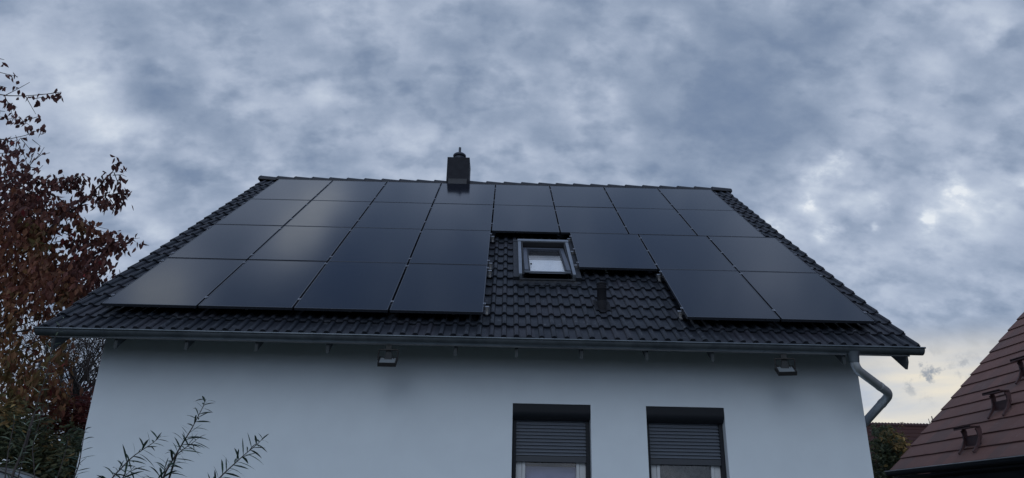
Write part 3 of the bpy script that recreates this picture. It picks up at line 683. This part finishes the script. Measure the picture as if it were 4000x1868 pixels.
mb = MB(); mb.tube([(E0.x-.128, NYC, 2.592), (E0.x-.128, NY1, 2.592)], .009, 8); o = npar(mb.build('gutter_bead', 'lipalu', None)); 
def tread(s, y):
    """roof step: a short platform on two curved arms lying on the tiles"""
    mb = MB(); wdt = .42
    for yy in (y-wdt/2, y+wdt/2-.03):
        pts = [(0.0, .035), (.16, .05), (.30, .085), (.40, .17), (.43, .235)]
        pb = [(0.0, .065), (.14, .085), (.25, .13), (.32, .20), (.335, .245)]
        poly = [npt(s+a-.42, 0, h) for a, h in pts] + [npt(s+a-.42, 0, h) for a, h in reversed(pb)]
        mb.prism([(q.x, q.z) for q in poly], yy, yy+.03, 'y')
    c = npt(s-.02, 0, .235)
    mb.prism([(c.x-.15, c.z-.008), (c.x+.02, c.z-.008), (c.x+.02, c.z+.008), (c.x-.15, c.z+.008)], y-wdt/2-.02, y+wdt/2+.02, 'y')
    mb.prism([(c.x-.15, c.z-.03), (c.x-.142, c.z-.03), (c.x-.142, c.z+.02), (c.x-.15, c.z+.02)], y-wdt/2-.02, y+wdt/2+.02, 'y')
    c2 = npt(s-.16, 0, .075); mb.prism([(c2.x-.02, c2.z-.07), (c2.x-.012, c2.z-.07), (c2.x-.012, c2.z+.075), (c2.x-.02, c2.z+.075)], y-wdt/2, y+wdt/2, 'y')
    return npar(mb.build('roof_step', 'redmetal', None))
for k in range(5): tread(.60+k*.86, 3.72)

# far house with a dark red roof, seen between the two
fa, fb = at(3380, 1661, 30), at(3760, 1671, 30)
fh = empty('far_house', 'distant house with low dark red tiled roof between the two nearer houses', 'house', (21, 32, 0))
def fpar(o): o.parent = fh; o.matrix_parent_inverse = Matrix.Translation((-21, -32, 0)); return o
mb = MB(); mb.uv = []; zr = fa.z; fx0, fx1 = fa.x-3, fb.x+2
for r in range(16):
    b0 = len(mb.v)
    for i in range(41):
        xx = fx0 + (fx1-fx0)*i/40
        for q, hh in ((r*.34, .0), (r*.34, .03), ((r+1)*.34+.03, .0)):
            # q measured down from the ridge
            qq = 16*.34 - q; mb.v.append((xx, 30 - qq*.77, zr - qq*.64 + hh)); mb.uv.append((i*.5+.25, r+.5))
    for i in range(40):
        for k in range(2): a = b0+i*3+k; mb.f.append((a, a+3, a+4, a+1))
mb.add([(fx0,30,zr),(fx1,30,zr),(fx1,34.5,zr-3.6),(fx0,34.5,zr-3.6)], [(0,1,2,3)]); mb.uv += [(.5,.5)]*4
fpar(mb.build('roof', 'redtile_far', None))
mb = MB()
for k in range(60): x = fx0 + (fx1-fx0)*k/60; mb.tube([(x, 30, zr+.05), (x+(fx1-fx0)/60+.03, 30, zr+.02)], [.12,.09], 8)
fpar(mb.build('ridge_cap', 'redtile_far' if False else 'redmetal', None))
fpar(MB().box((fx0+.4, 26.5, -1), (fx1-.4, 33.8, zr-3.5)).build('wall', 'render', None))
a0 = at(3651, 1672, 31); mb = MB(); mb.tube([a0, a0+Vector((-.05,0,.62))], .025, 6); mb.tube([a0+Vector((-.22,0,.30)), a0+Vector((.1,0,.22))], .015, 6); mb.tube([a0+Vector((-.25,0,.48)), a0+Vector((-.16,0,-.1))], .015, 6)
fpar(mb.build('antenna', 'cable', None))

# ------------------------------------------------------------------ vegetation
def leaves(mb, pts, length, width, kinds, droop=.8, curl=.25):
    """broad drooping leaves hung at pts"""
    n = len(pts)
    if mb.uv is None: mb.uv = []
    for i in range(n):
        p = Vector(pts[i]); ln = length*rng.uniform(.65, 1.2); wd = width*rng.uniform(.7, 1.15)
        az = rng.uniform(0, 2*math.pi); d = Vector((math.cos(az)*(1-droop)*1.2, math.sin(az)*(1-droop)*1.2, -droop*rng.uniform(.5, 1.1))) + Vector(rng.normal(0, .25, 3)); d.normalize()
        a2 = rng.uniform(0, 2*math.pi); sd_ = Vector((math.cos(a2), math.sin(a2), rng.normal(0, .3))); sd_ = (sd_ - d*sd_.dot(d)).normalized(); nr = d.cross(sd_)
        cu_ = curl*rng.uniform(-1, 1); b0 = len(mb.v); fold = rng.uniform(.15, .6)
        for t, ww in ((0, 0), (.3, .9), (.62, .8), (1, 0)):
            c = p + d*ln*t + nr*(cu_*ln*t*t)
            if ww == 0: mb.v.append(tuple(c)); mb.uv.append((kinds[i], 0))
            else:
                off = sd_*wd*.5*ww; up = nr*wd*.5*ww*fold
                mb.v += [tuple(c-off+up), tuple(c), tuple(c+off+up)]
        # indices: 0 base, 1-3, 4-6, 7 tip
        mb.f += [(b0, b0+1, b0+2), (b0, b0+2, b0+3), (b0+1, b0+4, b0+5, b0+2), (b0+2, b0+5, b0+6, b0+3), (b0+4, b0+7, b0+5), (b0+5, b0+7, b0+6)]
        rr = rng.uniform(0, 1); k = float(np.clip(kinds[i], .001, .999)); mb.uv = mb.uv[:b0] + [(k, rr)]*8
def jitline(a, b, n=6, amp=.05):
    a, b = Vector(a), Vector(b); L_ = (b-a).length; o = []
    ph = rng.normal(0, 1, 3)
    for i in range(n+1):
        t = i/n; o.append(a.lerp(b, t) + Vector((ph[0], ph[1]*.5, ph[2]))*amp*L_*math.sin(t*math.pi)*.5 + Vector(rng.normal(0, amp*L_*.12, 3)))
    o[0], o[-1] = a, b
    return o
# --- autumn cherry tree
TY = 2.6
cherry = empty('cherry_tree', 'tall autumn tree with drooping maroon and rust leaves at the left edge', 'tree', (-8.3, TY, 0))
def cpar(o): o.parent = cherry; o.matrix_parent_inverse = Matrix.Translation((8.3, -TY, 0)); return o
mb = MB(); tr = [(-8.3,TY,-.1),(-8.25,TY,1.5),(-8.35,TY+.05,3.0),(-8.5,TY,4.6),(-8.6,TY-.1,6.2),(-8.7,TY,8.0)]
mb.tube(tr, [.17,.15,.13,.10,.07,.03], 12); cpar(mb.build('trunk', 'bark', None, smooth='auto'))
wood = MB(); lf = MB(); lf.uv = []
LP = []; LK = []
def A(u, v, dy=0.): return at(u, v, TY+dy)
def branch(pix, dy0, dy1, r0_, r1_, dens, kind, spread=16, twigs=True):
    """polyline given on the photograph at a chosen depth, leaves hung below it in bunches"""
    n = len(pix); P3 = [A(u, v, dy0 + (dy1-dy0)*i/(n-1)) for i, (u, v) in enumerate(pix)]
    wood.tube(P3, [r0_ + (r1_-r0_)*i/(n-1) for i in range(n)], 6)
    tot = sum((P3[i+1]-P3[i]).length for i in range(n-1)); cnt = int(tot*dens)
    for _ in range(cnt):
        t = rng.uniform(.04, 1)*(n-1); i = min(int(t), n-2); p = P3[i].lerp(P3[i+1], t-i)
        p = p + Vector((rng.normal(0, spread*.004), rng.normal(0, spread*.008), rng.normal(-.01, spread*.0035)))
        LP.append(p); LK.append(kind + rng.normal(0, .07))
S = 2.673
def z3(l): return [(x/S, 550+y/S) for x, y in l]
# upper sparse twigs (pixels of the photograph)
def z1(l): return [(x/1.50375, 200+y/1.50375) for x, y in l]
branch(z1([(-40,250),(50,262),(150,263),(250,255),(360,240)]), 0, .1, .010, .004, 10, .02, 6)
for pts, dn in (([(235,255),(300,250),(360,240)], 40), ([(150,265),(210,370)], 3), ([(20,265),(90,230),(175,183)], 14), ([(-20,120),(40,135),(105,150)], 16), ([(205,280),(250,270)], 34), ([(0,205),(40,215)], 26),
    ([(45,300),(70,320),(100,330)], 40), ([(30,270),(60,330),(80,400)], 30), ([(110,390),(150,420),(180,440)], 36), ([(190,395),(225,385)], 30), ([(0,45),(25,50)], 26), ([(-10,350),(30,355)], 26), ([(40,400),(100,395)], 26),
    ([(-20,520),(60,515),(150,495),(250,455),(262,440)], 34), ([(0,515),(60,535),(100,525)], 34), ([(120,510),(180,580)], 2), ([(190,520),(240,560)], 1), ([(100,530),(150,630),(160,680)], 5),
    ([(160,690),(200,640),(235,605),(260,565)], 1), ([(205,640),(240,610),(292,597)], 1), ([(175,660),(190,620),(205,585)], 1), ([(170,680),(230,690)], 3), ([(0,560),(40,560)], 30), ([(-10,600),(60,600)], 30)):
    branch(z1(pts), rng.uniform(-.15,.15), rng.uniform(-.2,.2), .007, .0035, dn, .03, 8)
# the long branch that reaches up to the right, and its side shoots
branch(z3([(380,1060),(470,975),(560,880),(640,810),(740,740),(830,680),(900,610),(960,545),(1040,470),(1110,380),(1180,320),(1215,245)]), 0, .2, .026, .005, 0, .1)
for pts, dn, k in (([(940,560),(1040,480),(1110,390),(1180,330)], 95, .05), ([(1190,330),(1240,460),(1210,470)], 34, .05), ([(1200,250),(1235,240),(1270,225)], 40, .04), ([(1180,360),(1270,355),(1320,375)], 16, .03),
    ([(700,690),(740,745),(800,790),(920,850),(1040,905),(1130,925)], 60, .35), ([(860,640),(980,590),(1120,570),(1260,540),(1330,510)], 95, .10), ([(1010,650),(1090,660),(1180,670),(1290,640)], 70, .10),
    ([(560,400),(660,395),(760,385),(840,370),(900,365)], 85, .06), ([(700,440),(800,440),(880,460)], 85, .08), ([(720,520),(800,490),(880,540)], 60, .08), ([(290,395),(420,400),(560,425),(700,460)], 90, .06),
    ([(830,690),(870,640),(960,620)], 70, .12), ([(600,590),(660,650),(720,700)], 26, .1), ([(480,720),(580,710),(680,730)], 110, .45), ([(400,720),(470,790),(540,810)], 80, .3), ([(540,560),(620,600),(680,660)], 60, .15),
    ([(620,880),(700,890),(740,930)], 60, .35), ([(700,830),(780,800),(860,830),(900,860)], 50, .2), ([(920,900),(1000,930),(1120,960)], 80, .4), ([(840,900),(900,890)], 90, .6),
    ([(560,1060),(700,1045),(800,1040),(900,1030),(1000,1000),(1150,985),(1250,960)], 80, .15), ([(1080,1040),(1200,1030),(1350,1030),(1460,1015)], 70, .12), ([(900,1080),(1050,1100),(1200,1090),(1340,1090)], 110, .12),
    ([(640,960),(720,980),(740,1060)], 40, 1.), ([(480,900),(560,920),(700,930)], 26, .3), ([(220,830),(320,850),(420,920),(460,960)], 85, .75)):
    branch(z3(pts), rng.uniform(-.2,.2), rng.uniform(-.3,.3), .008, .003, dn, k, 11)
# the dense body of the crown: leaf bunches spread through its volume
MASS = [ # u, v, ru, rv, number, kind
 (60,610,70,60,120,.05),(40,700,110,70,330,.06),(120,760,110,60,330,.12),(60,830,150,90,560,.25),(30,920,150,110,620,.42),(150,960,100,70,240,.6),(60,1020,170,90,560,.40),(200,1040,110,60,300,.42),
 (300,1030,90,50,240,.15),(240,1090,90,60,290,.30),(130,1110,140,60,330,.45),(30,1130,80,70,250,.5),(270,1150,60,50,170,.55),(160,1190,60,35,110,.5),(300,1180,30,40,70,.6),(330,1100,45,40,110,.2),(380,1060,50,40,120,.12),
 (340,1000,50,30,80,.14),(420,1000,40,30,70,.10),(230,830,30,35,50,.10),(40,1230,60,45,120,.6),(90,1290,40,30,45,.6),(20,1330,50,60,120,.62),(70,1390,60,40,110,.62),(20,1440,50,50,120,.72),(130,1430,40,40,60,.6),
 (180,1250,40,35,60,.45),(160,1350,30,40,36,.55),(240,1260,50,30,50,.6),(220,1350,30,60,85,.62),(240,1420,30,40,55,.62),(100,1480,100,40,180,.72),(30,1540,80,60,240,.78),(190,1500,60,40,120,.55),(250,1490,35,35,70,.5),
 (150,1550,80,40,130,.55),(60,1620,90,50,170,.7),(235,1560,40,25,50,.55),(200,1420,25,25,26,.55),(350,1140,30,25,40,.1),(460,940,30,20,30,.08),(160,900,60,40,120,.5),(280,790,40,25,60,.08)]
for (u, v, ru, rv, c, k) in MASS:
    for b_ in range(max(1, int(c*.88)//7)):
        uu, vv = rng.normal(u, ru*.5), rng.normal(v, rv*.5); dy = rng.normal(.3, .55); p = A(uu, vv, dy)
        for q_ in range(7):
            LP.append(p + Vector(rng.normal(0, .075, 3)) - Vector((0,0,.02*q_))); LK.append(k + rng.normal(0, .10) if rng.uniform() > .012 else 1.0)
for _ in range(26):
    u, v = rng.uniform(0, 330), rng.uniform(640, 1500); wood.tube(jitline((-8.45+rng.normal(0,.05), TY, A(u, v).z-rng.uniform(.2,1.0)), A(u, v, rng.uniform(-.2,.8)), 6, .12), [.022,.018,.015,.012,.009,.006,.004], 6)
leaves(lf, LP, .128, .068, LK, .80, .25)
cpar(wood.build('branches', 'twig', None)); cpar(lf.build('crown', 'cherry', None))
print('cherry leaves', len(LP))

# --- bare tree behind
bt = MB(); tips = []
def grow(p, d, L_, r, depth):
    n = 4; pts = [p]; q = p.copy(); dd = d.copy()
    for i in range(n): dd = (dd + Vector(rng.normal(0, .13, 3)) + Vector((0,0,.03))).normalized(); q = q + dd*L_/n; pts.append(q.copy())
    bt.tube(pts, [r*(1-.35*i/n) for i in range(n+1)], 5 if depth < 3 else 3, cap=False)
    if depth >= 6 or L_ < .16: return
    for k in range(3 if depth < 5 else 2):
        j = rng.integers(2, n+1); ax = Vector(rng.normal(0, 1, 3)).normalized(); nd = (Matrix.Rotation(rng.uniform(.35, .85), 3, ax.cross(dd).normalized()) @ dd); nd.y *= .8
        grow(pts[j], nd.normalized(), L_*rng.uniform(.60, .82), r*.60, depth+1)
bareY = 14.0; b0_ = at(260, 1868, bareY); b0_.z = 0
bare = empty('bare_tree', 'leafless tree with fine dark twigs seen beyond the left corner of the house', 'tree', (b0_.x, bareY, 0))
mb = MB(); c1 = at(275, 1720, bareY); c2 = at(330, 1560, bareY); mb.tube([b0_, b0_.lerp(c1, .5)+Vector((.1,0,0)), c1], [.22,.17,.12], 10)
o = mb.build('trunk', 'bark', None, smooth='auto'); o.parent = bare; o.matrix_parent_inverse = Matrix.Translation((-b0_.x, -bareY, 0))
for tgt, r_ in (((330,1470), .075), ((300,1350), .07), ((150,1420), .075), ((210,1560), .06), ((400,1500), .06), ((90,1380), .06), ((380,1340), .05)):
    e_ = at(*tgt, bareY+rng.normal(0, .5)); d_ = (e_-c1); grow(c1, d_.normalized(), d_.length*.62, r_, 0)
    grow(c1.lerp(e_, .45), (d_.normalized()+Vector(rng.normal(0,.2,3))).normalized(), d_.length*.5, r_*.6, 2)
o = bt.build('crown', 'twig', None); o.parent = bare; o.matrix_parent_inverse = Matrix.Translation((-b0_.x, -bareY, 0))

# --- shrubs
def shrub(name, label, cat, blobs, y0, dys, m, length, width, droop, kinds, stems=10, uoff=0):
    base = at(blobs[0][0], 1868, y0); base.z = 0
    t = empty(name, label, cat, base); inv = Matrix.Translation(-base); mb = MB(); mb.uv = []; P_ = []; K_ = []; st = MB()
    for (u, v, ru, rv, c, k) in blobs:
        for _ in range(max(1, int(c*1.5)//6)):
            p = at(rng.normal(u, ru*.5), rng.normal(v, rv*.5), y0+rng.normal(0, dys))
            for q_ in range(6): P_.append(p + Vector(rng.normal(0, .05, 3))); K_.append(k + rng.normal(0, kinds))
    for _ in range(stems):
        e_ = P_[rng.integers(len(P_))]; st.tube(jitline(base+Vector((rng.normal(0,.25), rng.normal(0,.15), 0)), e_, 6, .10), [.018,.015,.013,.011,.009,.007,.004], 6)
    leaves(mb, P_, length, width, K_, droop, .2)
    for o in (mb.build('foliage', m, None), st.build('stem', 'twig', None)): o.parent = t; o.matrix_parent_inverse = inv
    return t
shrub('red_shrub', 'deep red autumn shrub with pointed tips beside the left house corner', 'shrub',
      [(330,1640,35,50,300,.3),(270,1620,60,50,420,.35),(345,1560,9,45,60,.2),(300,1580,10,30,45,.2),(325,1590,14,30,60,.25),(200,1640,70,50,420,.5),(160,1690,70,40,360,.65),(290,1690,60,50,420,.35),(360,1545,6,18,26,.1),(280,1760,60,50,300,.4)], 3.6, .35, 'redleaf', .085, .042, .1, .18)
shrub('green_shrub', 'dark green leafy shrub filling the lower left corner', 'shrub',
      [(60,1720,120,110,1500,.3),(200,1790,110,80,1300,.45),(290,1800,60,80,800,.4),(20,1620,70,60,420,.72),(120,1860,160,60,900,.3),(270,1860,60,60,500,.3),(310,1720,25,50,200,.25),(60,1950,200,90,900,.3)], 1.7, .4, 'shrubleaf', .10, .040, .35, .18, 16)
shrub('autumn_bush', 'dark bush with scattered orange leaves between the white house and the red roofs', 'bush',
      [(3440,1740,35,45,420,.35),(3470,1700,40,30,260,.65),(3480,1790,55,60,700,.3),(3520,1740,26,30,190,.82),(3450,1850,70,60,700,.25),(3540,1830,40,45,420,.35),(3430,1680,20,18,80,.3),(3460,1675,16,8,30,.3),(3500,1900,90,60,700,.3),(3500,1720,30,20,60,.95)], 8.0, .5, 'shrubleaf', .10, .055, .4, .16, 14)

# --- lance-leaved shoots in front of the wall
def lance(mb, p, d, ln, wd, k):
    """one narrow arching leaf"""
    up = Vector((0,0,1)); sd_ = d.cross(up)
    sd_ = sd_.normalized() if sd_.length > .05 else Vector((1,0,0)); tw = rng.uniform(-.9, .9); sd_ = (Matrix.Rotation(tw, 3, d) @ sd_); b0 = len(mb.v); bend = rng.uniform(.10, .45)
    for t, ww in ((0,.25),(.25,.85),(.5,1),(.75,.7),(1,.05)):
        c = p + d*ln*t + Vector((0,0,-bend*ln*t*t)); mb.v += [tuple(c-sd_*wd*.5*ww), tuple(c+sd_*wd*.5*ww)]
    mb.f += [(b0+2*i, b0+2*i+1, b0+2*i+3, b0+2*i+2) for i in range(4)]; mb.uv += [(float(np.clip(k+rng.normal(0,.2),.01,.99)), rng.uniform(0,1))]*10
def shoot(pix, y0, y1, r0_, r1_, step, ln, wd, k, mbS, mbL, bare=0.0):
    n = len(pix); P_ = [at(u, v, y0+(y1-y0)*i/(n-1)) for i, (u, v) in enumerate(pix)]
    # smooth the polyline
    Q = []
    for i in range(n-1):
        a, b, c, d = P_[max(i-1,0)], P_[i], P_[i+1], P_[min(i+2,n-1)]
        for t in np.linspace(0, 1, 6, endpoint=False): Q.append(.5*((2*b)+(-a+c)*t+(2*a-5*b+4*c-d)*t*t+(-a+3*b-3*c+d)*t**3))
    Q.append(P_[-1]); m_ = len(Q); mbS.tube(Q, [r0_+(r1_-r0_)*i/(m_-1) for i in range(m_)], 6)
    acc = 0; phi = rng.uniform(0, 6)
    for i in range(m_-1):
        sg = Q[i+1]-Q[i]; L_ = sg.length; dr = sg.normalized(); acc += L_
        while acc > step:
            acc -= step; fr_ = i/(m_-1)
            if fr_ < bare: continue
            phi += 2.4; s1_ = dr.cross(Vector((0,1,0))).normalized(); s2_ = dr.cross(s1_)
            dd = (dr*rng.uniform(.25,.75) + s1_*math.cos(phi)*1.0 + s2_*math.sin(phi)*.7 + Vector((0,0,.10))).normalized()
            f_ = .55 + .45*min(1, (1-fr_)*2.6)
            lance(mbL, Q[i].lerp(Q[i+1], rng.uniform()), dd, ln*f_*rng.uniform(.7,1.15), wd*rng.uniform(.8,1.2), k)
wb = at(600, 1868, -4.5); wb = Vector((wb.x, -4.5, 0))
wsh = empty('willow_shrub', 'slender dark green shoots with narrow leaves rising in front of the white wall', 'shrub', wb)
def z6(l): return [(300+x/3.22, 1500+y/3.22) for x, y in l]
SH = [(z6([(380,1320),(450,1180),(560,1060),(700,920),(840,820),(960,740),(1060,650)]), -4.5, -4.35, .0045, .0012),
      (z6([(1060,1330),(1100,1150),(1180,1000),(1270,850),(1360,700),(1440,570),(1520,420),(1590,280),(1625,190)]), -4.5, -4.3, .0055, .0012),
      (z6([(1250,900),(1330,830),(1430,760),(1520,690)]), -4.42, -4.3, .003, .001),
      (z6([(1680,1330),(1800,1180),(1900,1080),(2010,980),(2110,890),(2220,800),(2300,730),(2340,680)]), -4.45, -4.3, .0045, .0012),
      (z6([(520,1330),(580,1180),(650,1120),(730,1030)]), -4.45, -4.35, .003, .001),
      (z6([(960,1330),(1030,1180),(1110,1080),(1180,960)]), -4.55, -4.5, .003, .001),
      (z6([(250,1420),(330,1330),(400,1240)]), -4.5, -4.45, .003, .001)]
for pix, ya, yb_, ra, rb in SH:
    s_ = MB(); l_ = MB(); l_.uv = []
    shoot(pix, ya, yb_, ra, rb, .0105, .112, .0110, .4, s_, l_)
    o1 = s_.build('shoot', 'twig', None); o1.parent = wsh; o1.matrix_parent_inverse = Matrix.Translation(-wb)
    o2 = l_.build('leaves', 'willow', None); o2.parent = o1
st0 = MB()
for pix, ya, *_ in SH:
    e_ = at(*pix[0], ya); st0.tube(jitline(wb+Vector((rng.normal(0,.05),rng.normal(0,.05),0)), e_, 5, .06), [.011,.010,.008,.007,.006,.005], 6)
o = st0.build('stem', 'twig', None); o.parent = wsh; o.matrix_parent_inverse = Matrix.Translation(-wb)
pb = Vector((at(60,1868,-4.0).x, -4.0, 0))
psh = empty('pale_shrub', 'taller thin stems with pale narrow leaves in front of the dark green shrub', 'shrub', pb)
def z7(l): return [(x/3.27, 1500+y/3.27) for x, y in l]
SP = [(z7([(120,1300),(180,1120),(260,920),(330,730),(380,550),(420,430),(450,350)]), -4.0, -3.8, .008, .003, 'paleleaf', .02, .085),
      (z7([(60,1250),(100,900),(160,600),(190,420)]), -3.9, -3.7, .004, .0015, 'paleleaf', .05, .075),
      (z7([(450,1300),(430,1000),(420,800),(500,500),(560,260)]), -3.9, -3.7, .004, .0015, 'paleleaf', .045, .08),
      ([(150,1560),(185,1450),(205,1360),(225,1290),(250,1240)], -3.85, -3.75, .003, .001, 'paleleaf', .035, .07),
      (z7([(900,1330),(1000,1050),(1040,850),(1065,700),(1090,560)]), -4.1, -4.0, .004, .0012, 'willow', .014, .085),
      (z7([(700,1300),(780,1050),(840,850),(870,700)]), -4.0, -3.9, .003, .0012, 'willow', .02, .085)]
for pix, ya, yb_, ra, rb, mm_, stp, ln_ in SP:
    s_ = MB(); l_ = MB(); l_.uv = []
    shoot(pix, ya, yb_, ra, rb, stp, ln_, .0085, .4, s_, l_)
    e_ = at(*pix[0], ya); s_.tube(jitline(pb+Vector((rng.normal(0,.08),rng.normal(0,.05),0)), e_, 5, .06), [ra*1.6,ra*1.5,ra*1.4,ra*1.3,ra*1.1,ra], 6)
    o1 = s_.build('shoot', 'twig', None); o1.parent = psh; o1.matrix_parent_inverse = Matrix.Translation(-pb)
    o2 = l_.build('leaves', mm_, None); o2.parent = o1

# dark rimmed curved roof just entering the bottom left corner
cA = at(-30, 1836, -3.0); cn = empty('garden_canopy', 'dark-rimmed curved canopy edge entering the bottom left corner', 'canopy', (cA.x-.6, -2.6, 0))
mb = MB(); pts = [at(-160,1822,-3.0), at(-60,1826,-3.0), at(0,1838,-3.0), at(45,1852,-3.0), at(75,1866,-3.0), at(100,1885,-3.0)]
mb.tube(pts, .012, 8); mb.tube([p+Vector((0,.22,0)) for p in pts], .012, 8)
for k in (0, 5): mb.tube([pts[k], pts[k]+Vector((0,.22,0))], .012, 8); mb.tube([Vector((pts[k].x, -3.0, 0)), pts[k]], .014, 8); mb.tube([Vector((pts[k].x, -2.78, 0)), pts[k]+Vector((0,.22,0))], .014, 8)
o = mb.build('rim', 'canopy', None); o.parent = cn; o.matrix_parent_inverse = Matrix.Translation(-cn.location)
mb = MB(); n_ = len(pts)
for p in pts: mb.v += [tuple(p+Vector((0,0,-.004))), tuple(p+Vector((0,.22,-.004))), tuple(p+Vector((0,0,-.30))), ]
mb.f = [(3*i, 3*i+3, 3*i+4, 3*i+1) for i in range(n_-1)] + [(3*i+2, 3*i+5, 3*i+3, 3*i) for i in range(n_-1)]
o = mb.build('panel', 'canopyp', None); o.parent = cn; o.matrix_parent_inverse = Matrix.Translation(-cn.location)

# drop per-window helper properties that only top-level things carry
for o in bpy.data.objects:
    if o.parent is not None and 'category' in o: del o['category']
sc.render.resolution_x, sc.render.resolution_y = 1024, 478
